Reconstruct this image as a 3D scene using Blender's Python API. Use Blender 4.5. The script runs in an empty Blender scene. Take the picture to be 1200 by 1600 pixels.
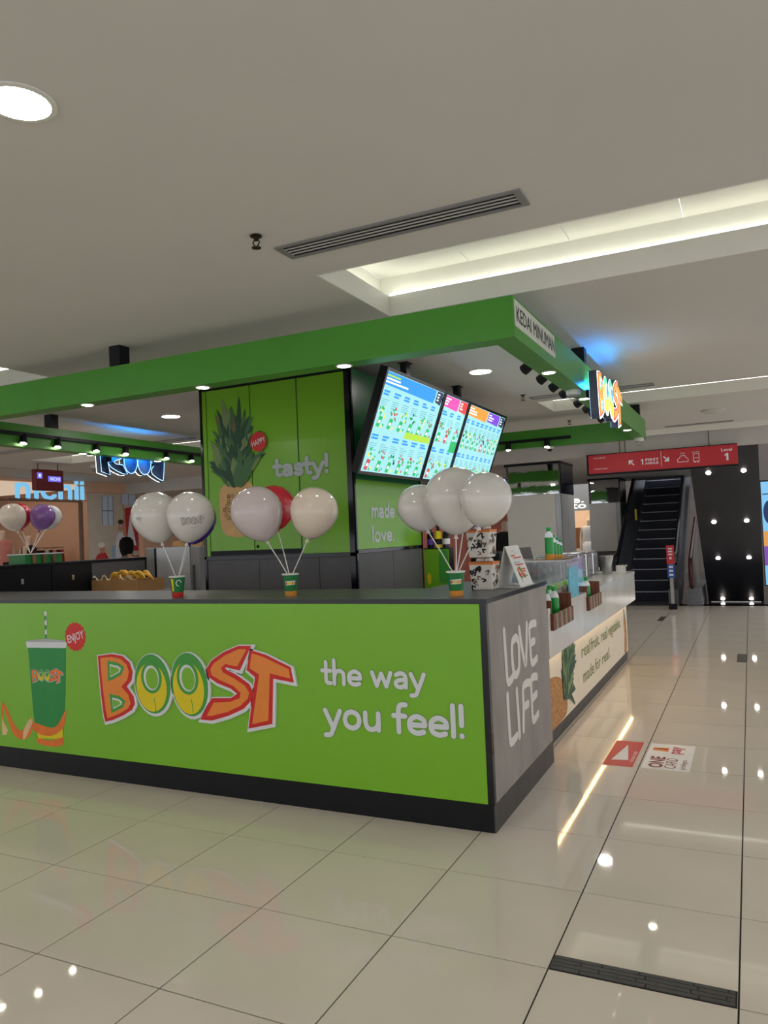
import bpy, bmesh, math, random
from mathutils import Vector, Matrix
from mathutils.geometry import tessellate_polygon
random.seed(7)
scn = bpy.context.scene
COL = scn.collection

# ---------------------------------------------------------------- camera
cam_data = bpy.data.cameras.new('camera')
cam_data.sensor_fit = 'VERTICAL'; cam_data.sensor_height = 24.0
cam_data.lens = 17.84; cam_data.clip_end = 200
cam = bpy.data.objects.new('camera', cam_data); COL.objects.link(cam)
CAM_R = ((0.900245, 0.050539, 0.432441, 1.230124), (0.433392, -0.009092, -0.901160, -3.708382), (-0.041612, 0.998681, -0.030088, 1.525000), (0, 0, 0, 1))
cam.matrix_world = Matrix(CAM_R)
scn.camera = cam

# ---------------------------------------------------------------- world, exposure
world = bpy.data.worlds.new('mall_ambience'); scn.world = world
world.use_nodes = True
wb = world.node_tree.nodes['Background']
wb.inputs['Color'].default_value = (0.94, 0.97, 1.0, 1); wb.inputs['Strength'].default_value = 1.15
scn.view_settings.view_transform = 'Standard'; scn.view_settings.look = 'None'
scn.view_settings.exposure = 0.08; scn.view_settings.gamma = 1.0
scn.view_settings.use_curve_mapping = False
DL_POWER = 110.0      # mall downlight discs
SMALL_DL = 55.0      # small lights in the green beam
COVE = 3.2           # tubes in the ceiling coves

# ---------------------------------------------------------------- helpers
def S(r, g, b):
    f = lambda c: (c/12.92 if c <= .04045 else ((c+.055)/1.055)**2.4)
    return (f(r/255), f(g/255), f(b/255))

def mat(name, col, rough=.5, metal=0., var=.06, scale=6., bump=0., emit=0., alpha=1., trans=0., spec=.5, kind='noise', col2=None, coat=0., ior=1.45, aniso=(1,1,1)):
    m = bpy.data.materials.new(name); m.use_nodes = True
    nt = m.node_tree; b = nt.nodes['Principled BSDF']; L = nt.links
    c = (*col, 1)
    b.inputs['Roughness'].default_value = rough; b.inputs['Metallic'].default_value = metal
    b.inputs['Specular IOR Level'].default_value = spec; b.inputs['IOR'].default_value = ior
    b.inputs['Coat Weight'].default_value = coat; b.inputs['Coat Roughness'].default_value = .06
    b.inputs['Transmission Weight'].default_value = trans; b.inputs['Alpha'].default_value = alpha
    b.inputs['Base Color'].default_value = c
    if emit:
        b.inputs['Emission Color'].default_value = c; b.inputs['Emission Strength'].default_value = emit
    if var or col2 or bump:
        tc = nt.nodes.new('ShaderNodeTexCoord'); mp = nt.nodes.new('ShaderNodeMapping')
        mp.inputs['Scale'].default_value = aniso
        L.new(tc.outputs['Object'], mp.inputs['Vector'])
        if kind == 'voronoi':
            t = nt.nodes.new('ShaderNodeTexVoronoi'); t.inputs['Scale'].default_value = scale; fac = t.outputs['Distance']
        elif kind == 'brick':
            t = nt.nodes.new('ShaderNodeTexChecker'); t.inputs['Scale'].default_value = scale; fac = t.outputs['Fac']
        elif kind == 'wave':
            t = nt.nodes.new('ShaderNodeTexWave'); t.inputs['Scale'].default_value = scale
            t.inputs['Distortion'].default_value = 6.; t.inputs['Detail'].default_value = 3.; fac = t.outputs['Fac']
        else:
            t = nt.nodes.new('ShaderNodeTexNoise'); t.inputs['Scale'].default_value = scale
            t.inputs['Detail'].default_value = 5.; fac = t.outputs['Fac']
        L.new(mp.outputs['Vector'], t.inputs['Vector'])
        ramp = nt.nodes.new('ShaderNodeValToRGB')
        ramp.color_ramp.elements[0].position = .3; ramp.color_ramp.elements[1].position = .7
        c2 = col2 or tuple(min(1, x*(1+var)) for x in col)
        ramp.color_ramp.elements[0].color = (*[x*(1-var) for x in col], 1)
        ramp.color_ramp.elements[1].color = (*c2, 1)
        L.new(fac, ramp.inputs['Fac'])
        L.new(ramp.outputs['Color'], b.inputs['Base Color'])
        if emit: L.new(ramp.outputs['Color'], b.inputs['Emission Color'])
        if bump:
            bp = nt.nodes.new('ShaderNodeBump'); bp.inputs['Strength'].default_value = bump; bp.inputs['Distance'].default_value = .01
            L.new(fac, bp.inputs['Height']); L.new(bp.outputs['Normal'], b.inputs['Normal'])
    return m

BASE = {}
class F:                       # a flat drawing frame: origin, right, up; normal = right x up
    def __init__(s, o, u, v):
        s.o = Vector(o); s.u = Vector(u).normalized(); s.v = Vector(v).normalized(); s.n = s.u.cross(s.v)
    def __call__(s, a, b, d=0.): return s.o + s.u*a + s.v*b + s.n*d
    def at(s, a, b, d=0.): return F(s(a, b, d), s.u, s.v)

class MB:
    def __init__(s): s.v = []; s.f = []; s.m = []
    def add(s, vs, fs, m=0):
        k = len(s.v); s.v += [Vector(v) for v in vs]
        for f in fs: s.f.append(tuple(i+k for i in f)); s.m.append(m)
        return s
    def box(s, a, b, m=0, fr=None):
        x0, y0, z0 = a; x1, y1, z1 = b
        vs = [(x0,y0,z0),(x1,y0,z0),(x1,y1,z0),(x0,y1,z0),(x0,y0,z1),(x1,y0,z1),(x1,y1,z1),(x0,y1,z1)]
        if fr: vs = [fr(*v) for v in vs]
        return s.add(vs, [(0,3,2,1),(4,5,6,7),(0,1,5,4),(1,2,6,5),(2,3,7,6),(3,0,4,7)], m)
    def hexa(s, vs, m=0): return s.add(vs, [(0,3,2,1),(4,5,6,7),(0,1,5,4),(1,2,6,5),(2,3,7,6),(3,0,4,7)], m)
    def ring(s, rings, m=0, cap=True, closed=False):
        n = len(rings[0]); vs = [p for r in rings for p in r]; fs = []
        for i in range(len(rings)-1):
            for j in range(n):
                fs.append((i*n+j, i*n+(j+1)%n, (i+1)*n+(j+1)%n, (i+1)*n+j))
        if closed:
            i = len(rings)-1
            for j in range(n): fs.append((i*n+j, i*n+(j+1)%n, (j+1)%n, j))
        elif cap:
            fs.append(tuple(range(n))[::-1]); fs.append(tuple(range((len(rings)-1)*n, len(rings)*n)))
        return s.add(vs, fs, m)
    def lathe(s, o, prof, n=16, m=0, axis=(0,0,1), cap=True):
        o = Vector(o); ax = Vector(axis).normalized()
        t = Vector((1,0,0)) if abs(ax.x) < .9 else Vector((0,1,0))
        u = ax.cross(t).normalized(); w = ax.cross(u)
        return s.ring([[o+ax*h+(u*math.cos(2*math.pi*j/n)+w*math.sin(2*math.pi*j/n))*r for j in range(n)] for r, h in prof], m, cap)
    def cyl(s, p, q, r, r2=None, n=12, m=0):
        p = Vector(p); q = Vector(q); d = q-p
        return s.lathe(p, [(r,0),(r if r2 is None else r2, d.length)], n, m, d)
    def tube(s, pts, r, n=8, m=0, closed=False):
        pts = [Vector(p) for p in pts]; rings = []; N = len(pts); up = None
        for i, p in enumerate(pts):
            a = pts[(i-1) % N] if (i or closed) else p; b = pts[(i+1) % N] if (i < N-1 or closed) else p
            d = (b-a).normalized()
            if up is None:
                t = Vector((0,0,1)) if abs(d.z) < .9 else Vector((1,0,0)); up = (t-d*t.dot(d)).normalized()
            else: up = (up-d*up.dot(d)).normalized()
            w = d.cross(up); rr = r[i] if isinstance(r, (list, tuple)) else r
            rings.append([p+(up*math.cos(2*math.pi*j/n)+w*math.sin(2*math.pi*j/n))*rr for j in range(n)])
        return s.ring(rings, m, True, closed)
    def plate(s, fr, poly, d0, d1, m=0, holes=()):
        loops = [[Vector((*p, 0)) for p in poly]] + [[Vector((*p, 0)) for p in h] for h in holes]
        tris = tessellate_polygon(loops); flat = [p for l in loops for p in l]
        k = len(flat); vs = [fr(p.x, p.y, d1) for p in flat] + [fr(p.x, p.y, d0) for p in flat]
        fs = [tuple(t) for t in tris]
        st = 0
        for l in loops:
            for i in range(len(l)):
                a = st+i; b = st+(i+1) % len(l); fs.append((a, b, b+k, a+k))
            st += len(l)
        return s.add(vs, fs, m)
    def rect(s, fr, x0, y0, x1, y1, d0, d1, m=0): return s.plate(fr, [(x0,y0),(x1,y0),(x1,y1),(x0,y1)], d0, d1, m)
    def ell(s, fr, cx, cy, rx, ry, d0, d1, m=0, n=24, rot=0, hole=None):
        f = lambda a, b, ox=0, oy=0: [(cx+ox+a*math.cos(t)*math.cos(rot)-b*math.sin(t)*math.sin(rot), cy+oy+a*math.cos(t)*math.sin(rot)+b*math.sin(t)*math.cos(rot)) for t in [2*math.pi*i/n for i in range(n)]]
        return s.plate(fr, f(rx, ry), d0, d1, m, [f(*hole)] if hole else ())
    def stroke(s, fr, pts, w, d0, d1, m=0, smooth=True):
        if smooth and len(pts) > 2: pts = spline(pts, 6)
        n = len(pts); L = []; R = []; W = w if isinstance(w, (list, tuple)) else [w]*n
        if len(W) != n: W = [W[0]+(W[-1]-W[0])*i/(n-1) for i in range(n)]
        for i in range(n):
            a = pts[max(i-1,0)]; b = pts[min(i+1,n-1)]; dx, dy = b[0]-a[0], b[1]-a[1]; l = math.hypot(dx, dy) or 1
            nx, ny = -dy/l, dx/l; h = W[i]/2
            L.append((pts[i][0]+nx*h, pts[i][1]+ny*h)); R.append((pts[i][0]-nx*h, pts[i][1]-ny*h))
        vs = [fr(*p, d1) for p in L]+[fr(*p, d1) for p in R]
        s.add(vs, [(i, i+1, n+i+1, n+i) for i in range(n-1)], m)
        for q, (p, ww) in enumerate(((pts[0], W[0]), (pts[-1], W[-1]))):
            s.add([fr(p[0]+ww/2*math.cos(t*math.pi/5), p[1]+ww/2*math.sin(t*math.pi/5), d1+.00012*(q+1)) for t in range(10)], [tuple(range(10))], m)
        return s
    def text(s, fr, body, size, d0, d1, m=0, bold=0., align='LEFT', sx=1., shear=0., spacing=1., fit=None):
        cu = bpy.data.curves.new('t', 'FONT'); cu.body = body; cu.size = size; cu.offset = bold; cu.resolution_u = 2
        cu.align_x = align; cu.shear = shear; cu.space_character = spacing
        ob = bpy.data.objects.new('t', cu); me = bpy.data.meshes.new_from_object(ob)
        if fit:
            xx = [v.co.x for v in me.vertices]; sx = fit/(max(xx)-min(xx))
        s.add([fr(v.co.x*sx, v.co.y, d1) for v in me.vertices], [tuple(p.vertices) for p in me.polygons], m)
        bpy.data.objects.remove(ob); bpy.data.curves.remove(cu); bpy.data.meshes.remove(me)
        return s
    def build(s, name, mats, parent=None, smooth=False, bevel=0., world=True):
        base = BASE.get(parent.name, Vector()) if (parent and world) else Vector()
        if parent is None and world and s.v:      # a top-level mesh: origin at its base
            xs = [v.x for v in s.v]; ys = [v.y for v in s.v]; zs = [v.z for v in s.v]
            base = Vector(((min(xs)+max(xs))/2, (min(ys)+max(ys))/2, min(zs)))
        me = bpy.data.meshes.new(name); me.from_pydata([v-base for v in s.v], [], s.f)
        for mm in (mats if isinstance(mats, (list, tuple)) else [mats]): me.materials.append(mm)
        me.polygons.foreach_set('material_index', s.m)
        bm = bmesh.new(); bm.from_mesh(me); bmesh.ops.recalc_face_normals(bm, faces=bm.faces); bm.to_mesh(me); bm.free()
        if smooth:
            me.shade_smooth() if hasattr(me, 'shade_smooth') else None
            try: me.set_sharp_from_angle(angle=math.radians(40))
            except Exception: pass
        o = bpy.data.objects.new(name, me); COL.objects.link(o)
        if parent: o.parent = parent; BASE[o.name] = base
        elif world: o.location = base; BASE[o.name] = base
        if bevel:
            md = o.modifiers.new('bevel', 'BEVEL'); md.width = bevel; md.segments = 2; md.limit_method = 'ANGLE'
        return o

GLYPH = {  # round sans lower-case letters drawn as strokes, x-height 1
 't': (.68, [[(.28,1.33),(.28,.40),(.36,.18),(.58,.15)], [(.02,.85),(.58,.85)]]), 'h': (.98, [[(.15,1.45),(.15,.13)], [(.15,.5),(.25,.76),(.5,.87),(.72,.75),(.77,.55),(.77,.13)]]),
 'e': (1.02, [[(.17,.49),(.86,.49)], [(.87,.5),(.8,.74),(.5,.87),(.22,.74),(.13,.5),(.22,.24),(.5,.13),(.8,.2)]]), 'w': (1.42, [[(.1,.87),(.38,.13)], [(.38,.13),(.68,.82)], [(.68,.82),(.98,.13)], [(.98,.13),(1.26,.87)]]),
 'a': (.98, [[(.18,.78),(.42,.88),(.66,.82),(.76,.6),(.76,.13)], [(.76,.52),(.45,.52),(.2,.43),(.15,.28),(.28,.15),(.52,.14),(.76,.3)]]), 'y': (1.0, [[(.1,.87),(.48,.10)], [(.88,.87),(.5,.02),(.36,-.24),(.1,-.29)]]),
 'o': (1.04, [[(.13,.5),(.23,.76),(.5,.87),(.77,.76),(.87,.5),(.77,.24),(.5,.13),(.23,.24),(.13,.5)]]), 'u': (1.02, [[(.15,.87),(.15,.45),(.25,.2),(.47,.13),(.7,.24),(.8,.45)], [(.8,.87),(.8,.13)]]),
 'f': (.66, [[(.28,.13),(.28,1.05),(.38,1.32),(.64,1.36)], [(.04,.85),(.6,.85)]]), 'l': (.36, [[(.15,1.45),(.15,.13)]]), '!': (.4, [[(.17,1.45),(.17,.62)], [(.17,.15),(.17,.17)]]),
 's': (.82, [[(.68,.76),(.42,.88),(.18,.76),(.22,.57),(.58,.44),(.66,.26),(.42,.12),(.12,.22)]]), 'm': (1.36, [[(.15,.87),(.15,.13)], [(.15,.5),(.25,.78),(.42,.87),(.6,.76),(.65,.55),(.65,.13)], [(.65,.5),(.76,.78),(.94,.87),(1.1,.76),(1.15,.55),(1.15,.13)]]),
 'd': (1.02, [[(.13,.5),(.23,.76),(.47,.87),(.72,.76),(.82,.5),(.72,.24),(.47,.13),(.23,.24),(.13,.5)], [(.82,1.45),(.82,.13)]]), 'i': (.36, [[(.15,.87),(.15,.13)], [(.15,1.24),(.15,1.26)]]), 'v': (.94, [[(.1,.87),(.45,.13)], [(.45,.13),(.8,.87)]]),
 '.': (.36, [[(.15,.15),(.15,.17)]]), ' ': (.5, [])}
def words(mb, fr, body, width, d, m=0, xh=None, sw=.29, grow=0.):
    tot = sum(GLYPH[c][0] for c in body)-.1; sx = width/tot; sy = xh or sx; x = 0; q = 0
    for c in body:
        adv, sts = GLYPH[c]
        for st in sts:
            q += 1; mb.stroke(fr, [((x+a)*sx, b*sy) for a, b in st], sw*sy+grow, 0, d+.00035*(q % 4), m)
        x += adv
    return mb

def spline(p, k=6, closed=False):
    n = len(p); out = []
    for i in range(n if closed else n-1):
        if closed: a, b, c, d = p[(i-1) % n], p[i], p[(i+1) % n], p[(i+2) % n]
        else: a, b, c, d = p[max(i-1,0)], p[i], p[i+1], p[min(i+2,n-1)]
        for j in range(k):
            t = j/k
            out.append(tuple(.5*(2*b[q]+(c[q]-a[q])*t+(2*a[q]-5*b[q]+4*c[q]-d[q])*t*t+(3*b[q]-a[q]-3*c[q]+d[q])*t**3) for q in range(len(b))))
    if not closed: out.append(tuple(p[-1]))
    return out
def offset(poly, w):
    n = len(poly); A = sum(poly[i][0]*poly[(i+1) % n][1]-poly[(i+1) % n][0]*poly[i][1] for i in range(n)); sg = 1 if A > 0 else -1
    out = []
    for i in range(n):
        a, b, c = poly[i-1], poly[i], poly[(i+1) % n]
        d1 = Vector((b[0]-a[0], b[1]-a[1])).normalized(); d2 = Vector((c[0]-b[0], c[1]-b[1])).normalized()
        n1 = Vector((d1.y, -d1.x))*sg; n2 = Vector((d2.y, -d2.x))*sg; h = n1+n2
        if h.length < .3: h = n1*1.0
        else: h = h.normalized()*min(1/max(h.normalized().dot(n1), .4), 2.0)
        out.append((b[0]+h.x*w, b[1]+h.y*w))
    return out

def tag(o, label=None, cat=None, group=None, kind=None):
    if label: o['label'] = label
    if cat: o['category'] = cat
    if group: o['group'] = group
    if kind: o['kind'] = kind
    return o
def empty(name, loc, label, cat, group=None, rz=0):
    o = bpy.data.objects.new(name, None); o.location = loc; o.rotation_euler.z = rz; o.empty_display_size = .1
    COL.objects.link(o); BASE[o.name] = Vector(loc); return tag(o, label, cat, group)
def copy_tree(o, parent=None):
    c = o.copy(); COL.objects.link(c)
    if parent: c.parent = parent
    for ch in list(o.children): copy_tree(ch, c)
    return c
def copy_at(o, loc, label=None, rz=None):
    c = copy_tree(o); c.location = loc
    if label: c['label'] = label
    if rz is not None: c.rotation_euler.z = rz
    return c

# ---------------------------------------------------------------- materials
M = {}
M['tile'] = mat('porcelain_tile', S(224,214,200), .035, var=.035, scale=2.2, spec=.5)
M['grout'] = mat('grout', S(34,31,28), .8, var=.1)
M['ceil'] = mat('ceiling_paint', S(212,209,206), .85, var=.02, scale=1.2, spec=.2)
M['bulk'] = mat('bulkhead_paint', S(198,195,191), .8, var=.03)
M['white'] = mat('white_paint', S(226,224,218), .6, var=.02)
M['cove'] = mat('cove_panel', S(232,232,222), .6, var=.03, scale=3)
M['tubelamp'] = mat('cove_tube_light', (1.,.99,.93), emit=COVE, var=0)
M['dl'] = mat('downlight_disc', (1.,.97,.91), emit=DL_POWER, var=0)
M['dls'] = mat('small_downlight_disc', (1.,.95,.85), emit=SMALL_DL, var=0)
M['chrome'] = mat('brushed_steel', S(190,190,190), .25, 1., var=.05, scale=20)
M['mirror'] = mat('mirror_steel', S(205,208,210), .03, 1., var=.02, scale=2.5, bump=.12)
M['black'] = mat('black_laminate', S(17,18,23), .45, var=.15, scale=12, spec=.3)
M['blackgloss'] = mat('black_gloss', S(16,17,24), .12, var=.1)
M['top'] = mat('dark_countertop', S(92,92,92), .32, var=.12, scale=9)
M['lime'] = mat('lime_vinyl', S(124,186,44), .22, var=.03, scale=1.5, spec=.45)
M['green'] = mat('beam_green_paint', S(72,146,46), .38, var=.04, scale=3)
M['concrete'] = mat('concrete_laminate', S(150,143,138), .6, var=.14, scale=5, aniso=(1,1,.5))
M['concrete2'] = mat('concrete_plinth', S(78,73,69), .6, var=.16, scale=6)
M['wtext'] = mat('white_vinyl_letter', S(222,225,230), .5, var=.02)
M['wtext2'] = mat('painted_white_letter', S(226,222,216), .6, var=.02)
M['red'] = mat('logo_red', S(212,38,34), .4, var=.02)
M['orange'] = mat('logo_orange', S(240,140,58), .4, var=.03)
M['yellow'] = mat('logo_yellow', S(232,208,28), .4, var=.03)
M['lgreen'] = mat('logo_green', S(70,158,62), .4, var=.03)
M['purple'] = mat('purple', S(96,60,160), .4, var=.02)
M['grey'] = mat('grey_panel', S(134,134,134), .5, var=.03)
M['darkgrey'] = mat('dark_grey_panel', S(92,90,92), .5, var=.06)
M['quartz'] = mat('white_quartz', S(226,222,214), .18, var=.04, scale=3, kind='wave')
M['cream'] = mat('cream_print', S(238,226,206), .5, var=.03)
M['led'] = mat('warm_led_strip', (1.,.72,.36), emit=14., var=0)
M['glass'] = mat('clear_glass', (.92,.97,.98), .02, trans=1., var=0, alpha=.35)
M['card'] = mat('cardboard', S(176,134,86), .8, var=.08, scale=10)
M['peach'] = mat('peach_wall', S(226,186,160), .7, var=.03)
M['brown'] = mat('brown_wall', S(120,96,80), .7, var=.08)
M['wood'] = mat('wood', S(140,96,62), .6, var=.2, scale=3, kind='wave')
M['redsign'] = mat('red_sign_face', S(178,44,52), .45, var=.03, emit=.12)
M['navy'] = mat('navy_step', S(30,33,50), .5, var=.2, scale=30)
M['skin'] = mat('skin', S(206,160,134), .5, var=.04)
M['manskin'] = mat('mannequin_skin', S(226,200,180), .45, var=.03)
M['hair'] = mat('black_hair', S(14,12,12), .6, var=.3, scale=40, spec=.15)
M['pink'] = mat('pink_cloth', S(226,150,140), .8, var=.08)
M['wcloth'] = mat('white_cloth', S(232,230,228), .8, var=.05)
M['bcloth'] = mat('black_cloth', S(28,27,30), .8, var=.1)
M['rcloth'] = mat('red_cloth', S(190,60,58), .8, var=.2, scale=25)

# ---------------------------------------------------------------- the setting: floor
def struct(o): o['kind'] = 'structure'; return o
CZ = 2.84
fl = struct(MB().box((-16,-9,-.12), (7,11.25,-.004)).build('floor', M['grout']))
TX0, TY0, TS = -.079, -.47, .6
camM = Matrix(CAM_R); camI = camM.inverted()
def onscreen(p, mg=.15):
    q = camI @ Vector(p)
    if q.z > -.3: return None
    fx = 1189.37*q.x/-q.z; fy = 1189.37*q.y/-q.z
    return (abs(fx) < 600*(1+mg) and abs(fy) < 800*(1+mg)), -q.z
tile_me = None; vis = []; rest = []
for i in range(-26, 12):
    for j in range(-14, 20):
        x0, y0 = TX0+TS*i, TY0+TS*j
        if y0 > 11.0 or x0 < -15.9 or x0 > 6.3 or y0 < -8.9: continue
        under = (x0 > -4.7 and x0+TS < -.1 and y0 > .1 and y0+TS < 5.3)
        r = onscreen((x0+.3, y0+.3, 0))
        (vis if (r and r[0] and not under) else rest).append(((r[1] if r else 99), x0, y0))
vis.sort(); rest += vis[290:]; vis = vis[:290]
g = .003
tb = MB().box((g,g,-.012), (TS-g,TS-g,0))
for d, x0, y0 in vis:
    if tile_me is None:
        o = tb.build('floor_tile', M['tile'], fl, world=False); tile_me = o.data
    else:
        o = bpy.data.objects.new('floor_tile', tile_me); COL.objects.link(o); o.parent = fl
    o.location = Vector((x0, y0, 0))-BASE[fl.name]
rb = MB()
for d, x0, y0 in rest: rb.box((x0+g,y0+g,-.012), (x0+TS-g,y0+TS-g,0))
tag(rb.build('floor_tile_field', M['tile'], fl), kind='stuff')
# dark granite floor by the escalators
struct(MB().box((-16,11.25,-.12), (7,22,0)).build('trim_1', mat('dark_granite', S(74,68,64), .12, var=.2, scale=30)))
# slot drain of dark stone strips
dr = struct(MB().box((.525,-1.07,-.002), (1.117,-.978,.0015)).build('trim_2', M['grout']))
dst = mat('dark_drain_stone', S(72,70,68), .55, var=.15, scale=20)
for k in range(4):
    y0 = -1.068+k*.0224; x = .527
    cuts = [.16,.13,.19,.11] if k % 2 else [.10,.2,.15,.14]
    for q, w in enumerate(cuts+[.6]):
        x1 = min(x+w*(1+.1*math.sin(k*3+q)), 1.115)
        if x1-x > .01: MB().box((x,y0,-.002), (x1-.004,y0+.0195,.004)).build('drain_strip', dst, dr)
        x = x1
# small access covers in the floor
ac = mat('cover_plate', S(84,76,70), .4, .3, var=.1)
for nm, (x0,y0,x1,y1), lb in (('floor_cover',(1.025,5.33,1.118,5.87),'dark square cover plate in the tiled aisle floor'), ('floor_cover',(-.16,8.9,-.075,9.5),'dark cover plate in the floor near the escalator foot')):
    tag(MB().box((x0,y0,.0003), (x1,y1,.003)).build(nm, ac), lb, 'floor cover')

# ---------------------------------------------------------------- ceiling with cove openings
COVES = [  # x0, x1, y0, y1, label
    (-.66, 6.4, -.42, .425, 'long recessed ceiling light cove above the front corner of the green beam'),
    (-.70, 6.4, 4.12, 4.86, 'recessed ceiling light cove beyond the glowing logo sign'),
    (-.70, 6.4, 7.55, 8.22, 'narrow recessed ceiling cove in front of the red direction sign'),
    (-8.25, -3.55, -.42, .425, 'recessed ceiling light cove seen at the left picture edge'),
    (-8.25, -3.55, 4.12, 4.86, 'recessed ceiling light cove in front of the clothing shop'),
    (-.66, 6.4, -5.0, -4.15, 'recessed ceiling light cove behind the viewer, right of centre'),
    (-8.25, -3.55, -5.0, -4.15, 'recessed ceiling light cove behind the viewer, at left')]
xs = sorted({-10.5, 7.0} | {c[0] for c in COVES} | {c[1] for c in COVES})
ys = sorted({-9., 8.3} | {c[2] for c in COVES} | {c[3] for c in COVES})
cb = MB()
for i in range(len(xs)-1):
    for j in range(len(ys)-1):
        cx, cy = (xs[i]+xs[i+1])/2, (ys[j]+ys[j+1])/2
        if any(c[0] < cx < c[1] and c[2] < cy < c[3] for c in COVES): continue
        cb.add([(xs[i],ys[j],CZ),(xs[i+1],ys[j],CZ),(xs[i+1],ys[j+1],CZ),(xs[i],ys[j+1],CZ)], [(0,1,2,3)])
ceil = struct(cb.build('ceiling', M['ceil']))
for n, (x0, x1, y0, y1, lb) in enumerate(COVES):
    r = empty('ceiling_cove', ((x0+x1)/2,(y0+y1)/2,CZ), lb, 'ceiling light')
    h = .12; e = .10; zt = CZ+.27
    MB().box((x0-.012,y1,CZ-.001), (x1+.012,y1+.012,CZ+h)).box((x0-.012,y0-.012,CZ-.001), (x1+.012,y0,CZ+h)).box((x0-.012,y0,CZ-.001), (x0,y1,CZ+h)).box((x1,y0,CZ-.001), (x1+.012,y1,CZ+h)).build('lip', M['white'], r)
    MB().box((x0-e-.05,y1+e,CZ+h), (x1+e+.05,y1+e+.02,zt)).box((x0-e-.05,y0-e-.02,CZ+h), (x1+e+.05,y0-e,zt)).box((x0-e-.02,y0-e,CZ+h), (x0-e,y1+e,zt)).box((x1+e,y0-e,CZ+h), (x1+e+.02,y1+e,zt)).build('back_wall', M['cove'], r)
    MB().box((x0-e,y1+.012,CZ+h-.015), (x1+e,y1+e,CZ+h)).box((x0-e,y0-e,CZ+h-.015), (x1+e,y0-.012,CZ+h)).box((x0-e,y0-.012,CZ+h-.015), (x0-.012,y1+.012,CZ+h)).build('ledge', M['cove'], r)
    x = x0-e
    while x < x1+e-.01:
        xe = min(x+.585, x1+e); MB().box((x+.003,y0-e,zt), (xe-.003,y1+e,zt+.015)).build('ceiling_panel', M['cove'], r); x = xe
    MB().cyl((x0-.02,y1+.06,CZ+h+.02), (x1,y1+.06,CZ+h+.02), .014, n=8).cyl((x0-.055,y0,CZ+h+.02), (x0-.055,y1,CZ+h+.02), .014, n=8).build('tube_lamp', M['tubelamp'], r)
    if 0: MB().cyl((x0+2.2,y0-.06,CZ+h+.02), (x1,y0-.06,CZ+h+.02), .014, n=8).build('tube_lamp', M['tubelamp'], r)

# lower bulkhead at the escalator hall, far walls
struct(MB().box((-10.5,8.3,2.6), (7,8.42,3.3)).build('wall_bulkhead', M['bulk']))
struct(MB().box((-10.5,8.42,2.6), (.30,15.8,2.7)).build('ceiling_low', M['bulk']))
struct(MB().box((-16,21,0), (7,21.2,7)).build('wall_far', mat('far_wall', S(120,112,106), .8)))

# ---------------------------------------------------------------- ceiling fittings
dlp = None
DLS = [(-.64,-2.17,'bright round downlight at the upper left picture edge'),(-.71,2.28,'round ceiling downlight right of the menu screens'),(-4.09,2.40,'round ceiling downlight left of the pineapple column'),
       (-.70,6.54,'round ceiling downlight behind the back green beam'),(-2.98,1.36,'ceiling downlight half hidden by the left edge of the pineapple column'),(-8.84,6.56,'round ceiling downlight before the clothing shop'),
       (2.8,-2.17,'downlight off to the right of the viewer'),(2.8,2.28,'downlight over the right aisle, middle row'),(2.8,6.54,'downlight over the right aisle, far row'),(-4.09,-2.17,'downlight to the left of the viewer'),
       (-.64,-6.5,'downlight behind the viewer'),(-8.84,2.2,'added downlight before the clothing shop at the left picture edge'),(-8.84,10.6,'added downlight farther along the clothing shop wall'),(-4.09,6.54,'downlight behind the kiosk beyond the clad column'),(-7.6,-2.17,'downlight far to the left of the viewer'),(-7.6,2.3,'downlight left of the kiosk over the left aisle'),(2.8,-6.5,'downlight behind the viewer at right'),(-4.09,-6.5,'downlight behind the viewer at left')]  # the two along the clothing shop are added to brighten its wall
for x, y, lb in DLS:
    if dlp is None:
        dlp = empty('ceiling_downlight', (x,y,CZ), lb, 'downlight', 'round ceiling downlights')
        MB().lathe((0,0,0), [(.092,.001),(.105,-.001),(.105,-.006),(.088,-.008),(.086,.0)], 24, cap=False).build('rim', M['white'], dlp, world=False, smooth=True)
        MB().lathe((0,0,0), [(.0872,-.0005),(.0872,-.004)], 24).build('lens', M['dl'], dlp, world=False)
    else: copy_at(dlp, (x,y,CZ), lb)
for x, y, lb in ((-2.3,12.4,'downlight in the low ceiling between the mirror columns'),(-5.2,10.6,'added downlight in the low ceiling left of the mirror column'),(-.9,9.6,'added downlight in the low ceiling right of the mirror column')): copy_at(dlp, (x,y,2.6), lb)  # the two left and right of the column are added to brighten the background
def diffuser(x0, x1, y0, y1, lb):
    r = empty('air_diffuser', ((x0+x1)/2,(y0+y1)/2,CZ), lb, 'air vent')
    z = CZ; b = .018
    MB().box((x0,y0,z-.008), (x1,y0+b,z)).box((x0,y1-b,z-.008), (x1,y1,z)).box((x0,y0+b,z-.008), (x0+b*1.6,y1-b,z)).box((x1-b*1.6,y0+b,z-.008), (x1,y1-b,z)).build('frame', M['grey'], r)
    MB().box((x0+b*1.6,y0+b,z-.0015), (x1-b*1.6,y1-b,z-.0005)).build('backing', M['black'], r)
    w = (y1-y0-2*b)/4
    for k in range(1, 4):
        y = y0+b+k*w; MB().box((x0+b*1.6,y-.0035,z-.006), (x1-b*1.6,y+.0035,z-.002)).build('slat', M['bulk'], r)
diffuser(-.64,.494,-.845,-.69,'long slotted aluminium air vent in the ceiling near the viewer')
diffuser(-.70,.48,3.76,3.9,'slotted air vent beside the glowing logo sign')
diffuser(-8.2,-7.0,3.2,3.34,'slotted air vent above the left beam by the clothing shop')
diffuser(.25,1.1,7.25,7.35,'thin slotted air vent before the far cove')
diffuser(-6.2,-5.0,3.76,3.9,'slotted air vent left of the pineapple column, beyond the blue glow')
sp = None
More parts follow.
